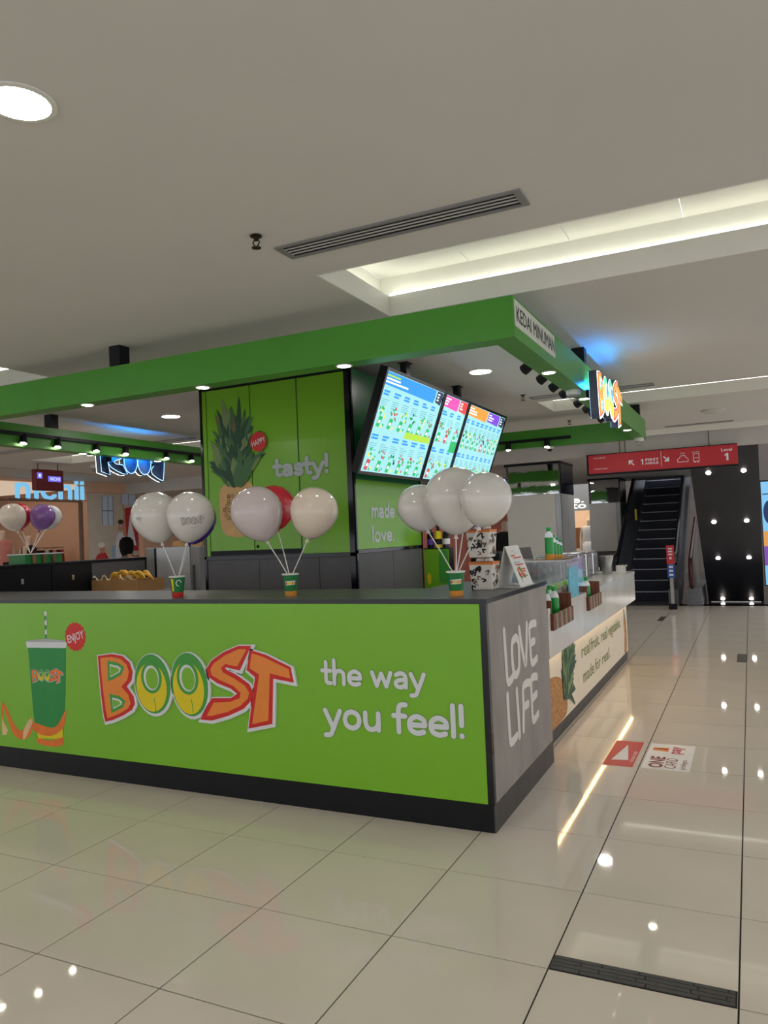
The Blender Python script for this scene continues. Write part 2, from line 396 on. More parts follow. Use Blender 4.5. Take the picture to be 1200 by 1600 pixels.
bronze = mat('sprinkler_bronze', S(62,54,46), .4, .8, var=.1)
for x, y, lb in ((-.63,-.995,'bronze fire sprinkler head left of the long air vent'),(-.714,3.6,'fire sprinkler head above the menu screens at right'),(-.713,5.72,'fire sprinkler head above the back green beam'),(-8.0,6.2,'fire sprinkler head in front of the clothing shop sign'),(-7.9,8.1,'fire sprinkler head above the white balloons')):
    if sp is None:
        sp = empty('sprinkler', (x,y,CZ), lb, 'sprinkler', 'ceiling sprinklers')
        MB().lathe((0,0,0), [(.026,0),(.026,-.006),(.010,-.008),(.010,-.022),(.005,-.024)], 12).build('collar', bronze, sp, world=False)
        MB().tube([(-.007,0,-.015),(-.017,0,-.03),(-.008,0,-.046),(0,0,-.05)], .003).tube([(.007,0,-.015),(.017,0,-.03),(.008,0,-.046),(0,0,-.05)], .003).lathe((0,0,-.056), [(.020,0),(.022,.003),(.006,.006)], 10).build('deflector', bronze, sp, world=False)
    else: copy_at(sp, (x,y,CZ), lb)
tag(MB().lathe((.9,6.1,CZ), [(.14,0),(.14,-.012),(.10,-.03),(.02,-.035)], 20).build('ceiling_speaker', M['bulk'], smooth=True), 'flat round speaker in the ceiling right of the green beam', 'speaker')

# ---------------------------------------------------------------- the printed logo (measured in metres on the front panel)
LG = dict(
 B=[(-2.666,.811),(-2.544,.827),(-2.452,.818),(-2.39,.777),(-2.367,.719),(-2.379,.664),(-2.421,.623),(-2.365,.563),(-2.358,.515),(-2.382,.477),(-2.456,.438),(-2.55,.401),(-2.616,.385),(-2.63,.43),(-2.648,.568),(-2.659,.707)],
 Bo=[(-2.643,.798),(-2.544,.808),(-2.464,.797),(-2.415,.763),(-2.399,.717),(-2.415,.665),(-2.467,.62),(-2.41,.572),(-2.392,.517),(-2.42,.481),(-2.49,.446),(-2.56,.421),(-2.596,.41),(-2.608,.458),(-2.626,.587),(-2.638,.708)],
 B1=[(-2.576,.779),(-2.488,.769),(-2.443,.745),(-2.464,.701),(-2.534,.669),(-2.576,.655)],
 B2=[(-2.566,.564),(-2.486,.556),(-2.441,.528),(-2.459,.493),(-2.524,.463),(-2.555,.452)],
 S=[(-1.441,.908),(-1.533,.906),(-1.642,.867),(-1.738,.811),(-1.777,.761),(-1.767,.714),(-1.7,.678),(-1.603,.651),(-1.555,.622),(-1.605,.594),(-1.744,.586),(-1.837,.452),(-1.75,.451),(-1.626,.487),(-1.511,.536),(-1.451,.591),(-1.44,.639),(-1.466,.684),(-1.551,.732),(-1.627,.761),(-1.637,.775),(-1.53,.76)],
 So=[(-1.476,.886),(-1.534,.886),(-1.633,.846),(-1.719,.796),(-1.747,.759),(-1.738,.724),(-1.679,.698),(-1.582,.668),(-1.53,.629),(-1.537,.598),(-1.606,.572),(-1.729,.561),(-1.785,.478),(-1.749,.48),(-1.632,.51),(-1.533,.554),(-1.48,.598),(-1.468,.633),(-1.495,.672),(-1.571,.711),(-1.654,.744),(-1.666,.77),(-1.636,.795),(-1.548,.783)],
 T=[(-1.448,.883),(-1.345,.86),(-1.174,.793),(-1.157,.706),(-1.296,.723),(-1.313,.461),(-1.482,.423),(-1.423,.725),(-1.482,.766)],
 To=[(-1.439,.865),(-1.355,.844),(-1.187,.781),(-1.179,.728),(-1.317,.753),(-1.34,.479),(-1.454,.451),(-1.392,.742),(-1.458,.777)])
LCX, LCZ = -1.912, .655
def logo(fr, s, d, t, mats, parent, name='letter', base=0.):
    """five letters as layered plates on frame fr: mats = white, red, orange, yellow, green, background"""
    tr = lambda P: [((x-LCX)*s, (z-LCZ)*s) for x, z in P]
    sh = .006*s
    L = [d, d+t+base, d+t*2+base, d+t*3+base, d+t*4+base, d+t*5+base, d+t*6+base]
    def layer(b, P, k, m): b.plate(fr, P, L[0] if k == 1 else L[k-1], L[k], m)
    def white(P): return [(x+sh, z-sh) for x, z in offset(tr(P), .013*s)]
    b = MB(); layer(b, white(LG['B']), 1, 0); layer(b, tr(LG['B']), 2, 1); layer(b, tr(LG['Bo']), 3, 2)
    for k in ('B1', 'B2'):
        P = tr(LG[k]); layer(b, offset(P, .004*s), 4, 4); layer(b, offset(P, -.016*s), 5, 0); layer(b, [(x-.004*s, z-.004*s) for x, z in offset(P, -.024*s)], 6, 5)
    b.build(name, mats, parent)
    for cx, cz, rx, ry, hx, hz, ha, hb, rot in ((-2.206,.650,.145,.186,-2.212,.688,.062,.078,.10), (-1.911,.660,.141,.194,-1.923,.699,.062,.082,.12)):
        b = MB(); c = lambda x, z: ((x-LCX)*s, (z-LCZ)*s)
        e = lambda x, z, a, bb, k, m: b.ell(fr, *c(x, z), a*s, bb*s, L[0] if k == 1 else L[k-1], L[k], m, 28, rot)
        e(cx+.006, cz-.006, rx+.012, ry+.012, 1, 0); e(cx, cz, rx, ry, 2, 4); e(cx-.008, cz-.022, rx-.022, ry-.034, 3, 3)
        e(hx, hz, ha+.022, hb+.02, 4, 4); e(hx, hz, ha, hb, 5, 0); e(hx+.006, hz-.004, ha-.012, hb-.012, 6, 5)
        b.stroke(fr, [c(cx+.012, cz-.09), c(cx+.02, cz-.135), c(cx+.022, cz-.168)], .006*s, L[3], L[3]+.0002, 4)
        b.build(name, mats, parent)
    for k in ('S', 'T'):
        b = MB(); layer(b, white(LG[k]), 1, 0); layer(b, tr(LG[k]), 2, 1); layer(b, tr(LG[k+'o']), 3, 2); b.build(name, mats, parent)
PRINT = [M['wtext'], M['red'], M['orange'], M['yellow'], M['lgreen'], M['lime']]

# ---------------------------------------------------------------- front counter
FX0 = -4.9
fc = empty('front_counter', (-2.4,.35,0), 'lime green front counter with big logo and grey LOVE LIFE end panel', 'counter')
MB().box((FX0,.012,.14), (-.012,.66,1.155)).box((-.58,.66,.14), (-.012,1.255,1.155)).build('carcass', M['black'], fc)
MB().box((FX0,.002,0), (-.006,.6,.1395)).build('plinth', M['black'], fc)
MB().box((-.5,.0025,0), (0,1.262,.1385)).build('side_plinth', M['concrete2'], fc)
MB().plate(F((0,0,0),(1,0,0),(0,1,0)), [(FX0,-.004),(.004,-.004),(.004,1.27),(-.6,1.27),(-.6,.70),(FX0,.70)], 1.156, 1.18).build('countertop', M['top'], fc)
MB().box((FX0,-.0055,1.157), (.0055,-.0042,1.179)).box((.0042,-.0055,1.157), (.0055,1.27,1.179)).build('edge_band', M['blackgloss'], fc)
MB().box((-.033,-.001,.14), (.001,.03,1.155)).build('corner_trim', M['blackgloss'], fc)
FR = F((0,0,0),(1,0,0),(0,0,1))
fp = MB().rect(FR, FX0, .143, -.034, 1.153, -.012, .002).build('front_panel', M['lime'], fc)
logo(FR.at(LCX, LCZ), 1., .002, .0008, PRINT, fp, base=.012)
slo = mat('slogan_outline', S(96,120,80), .5)
for tx, x_, z_, w_, h_ in (('the way', -.975, .698, .622, .098), ('you feel!', -.975, .458, .835, .118)):
    sx = w_/(sum(GLYPH[c][0] for c in tx)-.1); pos = 0
    for wd in tx.split(' '):
        aw = sum(GLYPH[c][0] for c in wd); b = MB()
        for dd, mm, gr in ((.0025,1,.005), (.0045,0,0.)): words(b, FR.at(x_+pos*sx,z_), wd, (aw-.1)*sx, dd, mm, h_, .24, gr)
        b.build('slogan_word', [M['wtext'], slo], fp); pos += aw+.5
# printed cup
cg = mat('cup_green', S(30,140,62), .4, var=.05); wht = M['wtext']; peelm = mat('peel_orange', S(232,122,48), .5, var=.12, scale=14); peeli = mat('peel_inside', S(236,196,150), .5, var=.08)
b = MB()
b.plate(FR, spline([(-3.62,.22),(-3.60,.40),(-3.56,.33),(-3.5,.23),(-3.42,.205),(-3.34,.24),(-3.30,.33),(-3.33,.36),(-3.38,.30),(-3.43,.265),(-3.5,.31),(-3.57,.42),(-3.62,.44)], 4, True), .002, .0026, 1)
b.plate(FR, [(-3.62,.22),(-3.58,.225),(-3.56,.26),(-3.60,.31),(-3.62,.34)], .0026, .003, 2)
b.plate(FR, spline([(-3.40,.205),(-3.31,.33),(-3.34,.35),(-3.40,.27)], 4, True), .0026, .003, 2)
b.build('printed_peel_ribbon', [cg, peelm, peeli], fp)
b = MB()
b.plate(FR, [(-3.335,.85),(-2.968,.858),(-2.985,.55),(-3.0,.40),(-3.02,.26),(-3.27,.22),(-3.30,.40)], .002, .003, 0)
b.plate(FR, [(-3.345,.845),(-2.965,.853),(-2.96,.888),(-2.985,.902),(-3.16,.912),(-3.335,.895),(-3.355,.88)], .003, .0034, 1)
b.plate(FR, [(-3.335,.885),(-2.975,.892),(-2.985,.902),(-3.16,.912),(-3.335,.895)], .0034, .0037, 4)
for k in range(6): b.plate(FR, [(-3.166,.91+k*.032),(-3.146,.91+k*.032),(-3.144,.938+k*.032),(-3.164,.938+k*.032)], .003, .0034, 1 if k % 2 else 0)
b.plate(FR, [(-3.155,.91),(-3.145,.91),(-3.142,1.092),(-3.154,1.092)], .0028, .0032, 1)
b.plate(FR, spline([(-3.30,.33),(-3.10,.31),(-2.99,.43),(-2.985,.40),(-3.02,.31),(-3.14,.25),(-3.29,.27)], 4, True), .003, .0036, 2)
b.plate(FR, [(-3.27,.262),(-3.14,.25),(-3.02,.32),(-3.02,.24),(-3.26,.225)], .003, .0034, 3)
b.plate(FR, spline([(-3.27,.225),(-3.14,.22),(-3.02,.25),(-3.03,.195),(-3.14,.18),(-3.25,.19)], 4, True), .0034, .0038, 2)
cupart = b.build('printed_cup', [cg, M['wtext'], peelm, M['yellow'], mat('lid_shade', S(180,184,186), .5)], fp)
logo(FR.at(-3.155,.66,.0031), .20, 0, .0002, [M['wtext'], M['red'], M['orange'], M['yellow'], M['lgreen'], cg], fp, 'printed_cup_letter')
def badge(fr, r, txt, d, parent, size):
    P = []
    for i in range(72):
        t = 2*math.pi*i/72; q = r*(1+.055*math.cos(18*t)); P.append((q*math.cos(t), q*math.sin(t)))
    u = fr.u*math.cos(.26)+fr.v*math.sin(.26)*1.0; f2 = F(fr.o, u, fr.n.cross(u))
    MB().plate(fr, P, d, d+.0012, 0).text(f2.at(0,-size*.35), txt, size, d, d+.0018, 1, bold=size*.012, align='CENTER', sx=.72).build('badge', [M['red'], M['wtext']], parent)
badge(FR.at(-2.878,.93), .094, 'ENJOY', .002, fp, .074)
# LOVE LIFE end panel
SR = F((0,0,0),(0,1,0),(0,0,1))
spn = MB().rect(SR, .032, .142, 1.252, 1.153, -.012, .001).build('end_panel', M['concrete'], fc)
for lt in ([(.285,1.0),(.295,.85),(.305,.70),(.345,.672),(.41,.69)], [(.50,.925),(.425,.90),(.415,.80),(.44,.705),(.49,.69),(.54,.72),(.555,.80),(.55,.89),(.505,.925)], [(.58,.97),(.625,.82),(.68,.72),(.715,.82),(.745,.975)],
           [[(.95,.955),(.86,.962),(.80,.94),(.80,.83),(.81,.715),(.86,.695),(.94,.71)],[(.805,.835),(.90,.838)]], [(.295,.65),(.30,.50),(.31,.37),(.35,.35),(.44,.362)], [(.472,.64),(.485,.48),(.49,.345)],
           [[(.75,.632),(.66,.642),(.60,.62),(.595,.5),(.575,.36)],[(.60,.502),(.70,.50)]], [[(.92,.635),(.84,.65),(.785,.63),(.78,.51),(.785,.375),(.84,.362),(.91,.378)],[(.785,.51),(.895,.52)]]):
    b = MB()
    for st in (lt if isinstance(lt[0], list) else [lt]): zc = .845 if max(p[1] for p in st) > .7 else .50; b.stroke(SR, [(p[0], zc+(p[1]-zc)*.87) for p in st], .047, .001, .0026)
    b.build('hand_letter', M['wtext2'], spn)

# ---------------------------------------------------------------- white service counter
sc_ = empty('service_counter', (-.4,3.3,0), 'white stone service counter with lit fruit print below the overhang', 'counter')
y0, y1 = 1.275, 5.42
MB().box((-.70,y0,.10), (-.095,y1-.1,.66)).build('carcass', M['cream'], sc_)
MB().box((-.66,y0,0), (-.105,y1-.1,.10)).build('plinth', M['concrete2'], sc_)
N1, N2 = (1.34,1.985), (2.575,3.165)
MB().box((-.72,y0,.665), (-.22,y1,.955)).box((-.22,y0,.665), (0,y1,.84)).box((-.22,y0,.84), (0,N1[0],.955)).box((-.22,N1[1],.84), (0,N2[0],.955)).box((-.22,N2[1],.84), (0,y1,.955)).build('upper_block', M['quartz'], sc_)
MB().box((-.74,y0,.956), (-.221,y1+.005,.992)).box((-.221,N1[1],.956), (.004,N2[0],.992)).box((-.221,N2[1],.956), (.004,y1+.005,.992)).box((-.221,y0,.956), (.004,N1[0],.992)).build('stone_top', M['quartz'], sc_)
MB().box((-.088,y0+.02,.652), (-.076,y1-.12,.662)).build('led_strip', M['led'], sc_)
PR = F((-.095,0,0),(0,1,0),(0,0,1))
pp = MB().rect(PR, y0, .102, y1-.11, .648, 0, .004).build('print_panel', M['cream'], sc_)
tm = mat('olive_letter', S(120,128,52), .6)
for a_, z_, t_, w_ in ((2.72,.43,'real',.36),(3.14,.43,'fruit.',.42),(3.63,.43,'real',.35),(4.05,.43,'vegetables.',.78),(2.74,.22,'made',.48),(3.30,.22,'for',.26),(3.64,.22,'real.',.45)): MB().text(PR.at(a_,z_), t_, .155, 0, .0055, 0, bold=.001, fit=w_).build('slogan_word', tm, pp)
LEAF = [mat('leaf_print_%s' % k, S(*c), .6, var=.1) for k, c in (('dark',(48,84,62)),('mid',(78,118,76)),('pale',(128,150,96)),('brown',(120,104,72)))]
pineskin = mat('pineapple_skin_print', S(214,166,104), .6, var=.15, scale=38, kind='voronoi', col2=S(176,112,58))
def leaf(b, fr, x, z, a, ln, w, d, m, curl=0., clip=None, f0=None):
    c, s = math.cos(a), math.sin(a); pts = []
    for t in (0, .35, .7, 1.): pts.append((x+c*ln*t-s*curl*t*t, z+s*ln*t+c*curl*t*t))
    sp_ = spline(pts, 3); n = len(sp_); L = []; R = []
    for i, p in enumerate(sp_):
        q = sp_[min(i+1,n-1)]; o = sp_[max(i-1,0)]; dx, dy = q[0]-o[0], q[1]-o[1]; l = math.hypot(dx, dy) or 1
        h = w/2*math.sin(math.pi*(.28+.72*i/(n-1)))**.8 if i < n-1 else .0004
        L.append((p[0]-dy/l*h, p[1]+dx/l*h)); R.append((p[0]+dy/l*h, p[1]-dx/l*h))
    if clip: L = [(p[0], min(max(p[1], clip[0]), clip[1])) for p in L]; R = [(p[0], min(max(p[1], clip[0]), clip[1])) for p in R]
    b.add([fr(*p, d) for p in L]+[fr(*p, d) for p in R], [(i, i+1, n+i+1, n+i) for i in range(n-1)], m)
def crown(fr, x, z, h, spread, n, d, parent, tilt=0., w=.05, mats=LEAF, nm='printed_crown', clip=None):
    b = MB(); rnd = random.Random(3)
    for k in range(n):
        f = k/(n-1); ln = h*(1.0-.62*f)*rnd.uniform(.85,1.1); a = math.pi/2+tilt+(rnd.uniform(-1,1))*spread*(.15+.95*f)
        leaf(b, fr, x+rnd.uniform(-.3,.3)*spread*h*.22, z+rnd.uniform(0,.55)*h*(1-f)*.7, a, ln*.75, w*rnd.uniform(.8,1.3), d+k*.00012, rnd.choice([0,0,1,1,2,3] if f < .3 else [0,0,1,1,2]), rnd.uniform(-.06,.06)*h*3, clip, fr)
    b.build(nm, mats, parent)
MB().plate(PR, spline([(1.28,.104),(1.6,.104),(1.9,.106),(2.09,.13),(2.13,.24),(2.05,.36),(1.85,.44),(1.6,.47),(1.28,.46)], 4)+[(1.28,.46)], .004, .0052).build('printed_pineapple', pineskin, pp)
crown(PR, 2.05, .25, .80, 1.0, 60, .0056, pp, -.85, .055, clip=(.106,.644))
MB().plate(PR, spline([(5.02,.12),(5.08,.30),(5.06,.46),(5.14,.50),(5.22,.44),(5.24,.28),(5.18,.12)], 5, True), .004, .0052).build('printed_fruit', pineskin, pp)
crown(PR, 5.12, .47, .16, 1.0, 12, .0056, pp, 0, .03)

# ---------------------------------------------------------------- clad column
X0, X1, Y0c, Y1c = -2.815, -1.416, 1.30, 2.56
CF = F((0,Y0c,0),(1,0,0),(0,0,1)); CS = F((X1,0,0),(0,1,0),(0,0,1))
cc = empty('clad_column', ((X0+X1)/2,(Y0c+Y1c)/2,0), 'square green clad column with pineapple print and tasty lettering', 'column')
MB().box((X0,Y0c,0), (X1,Y1c,CZ-.045)).build('core', M['darkgrey'], cc)
b = MB()
for (a, c, d, e) in ((X0,1.385,X0+.022,2.795),(X1-.042,1.18,X1,2.795),(X0,2.765,X1,2.795),(X0,1.378,X1,1.405)): b.rect(CF, a, c, d, e, 0, .016)
for (a, c, d, e) in ((Y0c,.0,Y0c+.02,2.795),(Y1c-.02,.0,Y1c,2.795),(Y0c,1.395,Y1c,1.42)): b.rect(CS, a, c, d, e, 0, .010)
b.build('black_frame', M['blackgloss'], cc)
MB().rect(CF, X0, 0, X0+.022, 1.385, 0, .012).rect(CF, X1-.042, 0, X1, 1.18, 0, .012).build('lower_frame', M['blackgloss'], cc)
dp = M['lime']
for a, c, zb in ((-2.792,-2.756,1.408),(-2.747,-2.321,1.45),(-2.311,-1.884,1.45),(-1.872,-1.459,1.408)):
    pn = MB().rect(CF, a, zb, c, 2.763, 0, .010).build('door_panel', dp, cc)
MB().rect(CF, -2.747, 1.412, -1.878, 1.446, 0, .013).build('door_rail', M['black'], cc)
MB().lathe(CF(-2.285,1.475,.01), [(.010,0),(.012,.006),(.006,.014)], 10, axis=CF.n).build('door_lock', M['black'], cc)
for a, c in ((-2.79,-2.285),(-2.28,-1.735),(-1.73,-1.462)): MB().rect(CF, a, .66, c, 1.374, 0, .006).rect(CF, a, 0, c, .655, 0, .006).build('base_tile', M['darkgrey'], cc)
for a, c in ((1.322,1.93),(1.935,2.538)): MB().rect(CS, a, .66, c, 1.392, 0, .006).rect(CS, a, 0, c, .655, 0, .006).build('base_tile', M['darkgrey'], cc)
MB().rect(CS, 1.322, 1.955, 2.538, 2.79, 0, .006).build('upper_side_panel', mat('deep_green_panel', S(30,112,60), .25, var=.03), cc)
ls = MB().rect(CS, 1.322, 1.424, 2.538, 1.95, 0, .006).build('lower_side_panel', M['lime'], cc)
for tx, z_, w_ in (('made with', 1.66, .82), ('love.', 1.47, .40)): words(MB(), CS.at(1.56,z_), tx, w_, .0075, 0, .085, .27).build('side_lettering', M['wtext'], ls)
b = MB().plate(CF, spline([(-2.625,1.96),(-2.645,1.85),(-2.64,1.68),(-2.61,1.59),(-2.52,1.56),(-2.42,1.56),(-2.34,1.59),(-2.315,1.70),(-2.315,1.86),(-2.33,1.98),(-2.48,2.02)], 5, True), .0102, .0116)
pb = b.build('printed_pineapple', mat('pineapple_print', S(222,178,120), .5, var=.1, scale=14), cc)
b = MB(); rnd = random.Random(5)
for k in range(26):
    t = rnd.uniform(0, 6.28); q = .085*rnd.random()**.5; b.ell(CF, -2.535+q*math.cos(t)*.95, 1.80+q*math.sin(t)*1.1, .014, .017, .0116, .0121+k*.00001, 0, 8, hole=(.010,.012))
b.build('printed_skin_pattern', mat('pattern_brown', S(120,72,44), .6), pb)
crown(CF, -2.48, 1.97, .66, 1.25, 110, .0122, cc, 0, .065)
badge(CF.at(-2.236,2.302,.0255), .078, 'HAPPY', .0, cc, .062)
words(words(MB(), CF.at(-2.108,2.01), 'tasty!', .49, .0112, 1, .098, .34, .007), CF.at(-2.108,2.01), 'tasty!', .49, .0128, 0, .098, .34).build('tasty_lettering', [mat('pale_vinyl', S(190,200,196), .5), mat('tasty_outline', S(84,112,72), .5)], cc)

# ---------------------------------------------------------------- green ring beam
BX0, BX1, BY0, BY1, BZ0, BZ1, BW = -4.98, .215, 0., 5.35, 2.49, 2.70, .125
rbm = empty('ring_beam', ((BX0+BX1)/2,(BY0+BY1)/2,BZ0), 'rectangular green canopy beam hung below the ceiling over the kiosk', 'beam')
MB().box((BX0,BY0,BZ0), (BX1,BY0+BW,BZ1)).build('front_beam', M['green'], rbm)
MB().box((BX1-BW,BY0+BW,BZ0), (BX1,BY1,BZ1)).build('side_beam', M['green'], rbm)
MB().box((BX0,BY0+BW,BZ0), (BX0+BW,BY1,BZ1)).build('side_beam', M['green'], rbm)
MB().box((BX0+BW,BY1-BW,BZ0), (BX1-BW,BY1,BZ1)).build('back_beam', M['green'], rbm)
for x, y in ((-2.47,.06),(-4.5,.06),(.152,1.98),(.152,5.05),(-4.917,1.62),(-4.917,4.4),(-2.4,5.28)):
    MB().box((x-.045,y-.045,BZ1), (x+.045,y+.045,CZ)).build('hanger', M['black'], rbm)
KF = F((BX1,0,0),(0,1,0),(0,0,1))
kd = tag(MB().rect(KF, .012, 2.548, .885, 2.684, 0, .004, 0).text(KF.at(.035,2.578), 'KEDAI MINUMAN', .112, 0, .0055, 1, bold=0., fit=.825).build('name_plate', [mat('pale_plate', S(206,210,200), .5, var=.03), M['black']]), 'pale plate with black KEDAI MINUMAN lettering on the beam corner', 'sign')
sdl = None
for k, (x, y) in enumerate([(-2.77,.06),(-1.79,.06),(-.79,.06),(-3.8,.06),(.152,.98),(.152,2.11),(.152,3.38),(.152,4.33),(-4.917,.9),(-4.917,2.0),(-4.917,3.1),(-4.917,4.2)]):
    lb = ['small beam light, second from the left on the front beam','small beam light above the left top corner of the pineapple column','small beam light above the right top corner of the pineapple column','leftmost small light of the front beam, beyond the picture edge',
          'first small light of the side beam, under the lettered plate','second small light of the side beam, before the glowing logo','third small light of the side beam, under the glowing logo','fourth small light at the far end of the side beam',
          'small light of the left beam nearest the viewer','second small light of the left beam','third small light of the left beam under the reversed sign','fourth small light at the far end of the left beam'][k]
    if sdl is None:
        sdl = empty('beam_downlight', (x,y,BZ0), lb, 'downlight', 'small lights in the green beam')
        MB().lathe((0,0,0), [(.040,0),(.048,-.001),(.048,-.004),(.038,-.006),(.036,-.001)], 18, cap=False).build('rim', M['white'], sdl, world=False, smooth=True)
        MB().lathe((0,0,0), [(.0365,-.0005),(.0365,-.004)], 18).build('lens', M['dls'], sdl, world=False)
    else: copy_at(sdl, (x,y,BZ0), lb)

# ---------------------------------------------------------------- glowing logo signs
def em(n, c, s):
    m = mat(n, c, .4, var=0, emit=s); m.node_tree.nodes['Principled BSDF'].inputs['Base Color'].default_value = (*[q*.15 for q in c], 1); return m
GLOW = [em('sign_white', (.95,1,1), 2.4), em('sign_red', (1.,.10,.05), .9), em('sign_orange', (1.,.42,.08), 1.1), em('sign_yellow', (1.,.85,.08), 1.2), em('sign_green', (.15,.9,.5), 1.1), em('sign_back', (.05,.45,1.), 1.2)]
halo = em('blue_halo_led', (.02,.30,1.), 90.); halo2 = em('edge_halo_led', (.35,.65,1.), 2.5)
sidem = mat('sign_side_blue', S(70,80,104), .4)
def glow_sign(fr, s, lb):
    r = empty('logo_sign', fr.o, lb, 'sign')
    tr = lambda P: [((x-LCX)*s, (z-LCZ)*s) for x, z in P]
    logo(fr, s, .055, .002, GLOW, r, 'glowing_letter')
    b = MB(); h = MB()
    outs = [offset(tr(LG[k]), .013*s) for k in ('B', 'S', 'T')]
    for cx, cz, rx, ry in ((-2.206,.650,.157,.198), (-1.911,.660,.153,.206)):
        outs.append([((cx-LCX+rx*math.cos(t))*s, (cz-LCZ+ry*math.sin(t))*s) for t in [2*math.pi*i/24 for i in range(24)]])
    for P in outs:
        b.plate(fr, P, .0, .0545, 0); Q = [(x*1., z*1.) for x, z in offset(P, -.012*s)]
        h.stroke(fr, Q+[Q[0]], .007, 0, -.004, 0, smooth=False)
    b.build('letter_box', sidem, r); h.build('halo_strip', halo2, r)
    MB().box((-.48*s,.06,-.03), (.48*s,.085,-.02), 0, fr).build('halo_bar', halo, r)
    for q in (-.5,.47): MB().box((q*s,-.03,-.06), ((q+.03)*s,.03,.0), 0, fr).build('bracket', M['black'], r)
glow_sign(F((BX1+.062,2.19,2.475),(0,1,0),(0,0,1)), .73, 'glowing colourful logo sign on the right side of the green beam')
glow_sign(F((BX0-.062,2.80,2.475),(0,-1,0),(0,0,1)), .73, 'logo sign on the left beam seen from behind with white glowing edges')

# ---------------------------------------------------------------- track spotlights
spotm = em('spot_lens', (1.,.93,.8), 40.)
def track(p, q, heads, aim, lb, drop=.03):
    p = Vector(p); q = Vector(q); r = empty('track_light', p, lb, 'track light')
    d = (q-p).normalized(); w = d.cross(Vector((0,0,1)))*.017
    MB().hexa([p-w-Vector((0,0,.016)), q-w-Vector((0,0,.016)), q+w-Vector((0,0,.016)), p+w-Vector((0,0,.016)), p-w+Vector((0,0,.016)), q-w+Vector((0,0,.016)), q+w+Vector((0,0,.016)), p+w+Vector((0,0,.016))]).build('rail', M['black'], r)
    for h in heads:
        c = p+d*h; a = Vector(aim).normalized(); c2 = c-Vector((0,0,drop)) + a*.0
        hd = MB().cyl(c-Vector((0,0,.016)), c2-Vector((0,0,.012)), .012, n=8).cyl(c2-a*.03, c2+a*.065, .030, .034, n=14).build('spot_head', M['black'], r)
        MB().lathe(c2+a*.0652, [(.028,0),(.028,.002)], 14, axis=a).build('spot_lens', spotm, hd)
track((-4.838,.5,2.605), (-4.838,5.0,2.605), [.22,.73,1.12,1.61,2.02,2.66,3.1,3.6], (.25,-.25,-1), 'black track with lit spotlights on the left green beam')
track((-1.9,5.205,2.575), (-.6,5.205,2.575), [.12,.55,1.02], (0,-.15,-1), 'short black track with spotlights on the back green beam')
track((.075,.6,2.585), (.075,3.8,2.585), [.26,.65,.99,1.31,1.82,2.17,2.46,2.88], (-.85,.35,-.45), 'black track with spotlights inside the right side beam', .055)

# ---------------------------------------------------------------- menu screens
SU = Vector((0,1,0)); SV = Vector((.262,0,.703)).normalized()
SH = .745
cy_ = em('menu_page', (.40,.84,.88), .92); blu = em('menu_blue', (.02,.30,.85), 1.1); pnk = em('menu_pink', (.85,.07,.38), 1.1); rdm = em('menu_red', (.85,.05,.05), 1.0); orm = em('menu_orange', (1.,.33,.04), 1.1); prp = em('menu_purple', (.22,.06,.75), 1.0)
ink = em('menu_ink', (.16,.50,.62), .9); dk = em('menu_dark', (.03,.06,.14), .6); mg = em('menu_green', (.02,.55,.16), .9); my = em('menu_yellow', (.95,.78,.12), 1.0); mr = em('menu_berry', (.62,.10,.12), .9); lime = em('menu_lime', (.45,.75,.05), 1.); wh = em('menu_white', (1,1,1), 1.15)
SM = [cy_, blu, pnk, rdm, orm, prp, ink, dk, mg, my, mr, lime, wh]
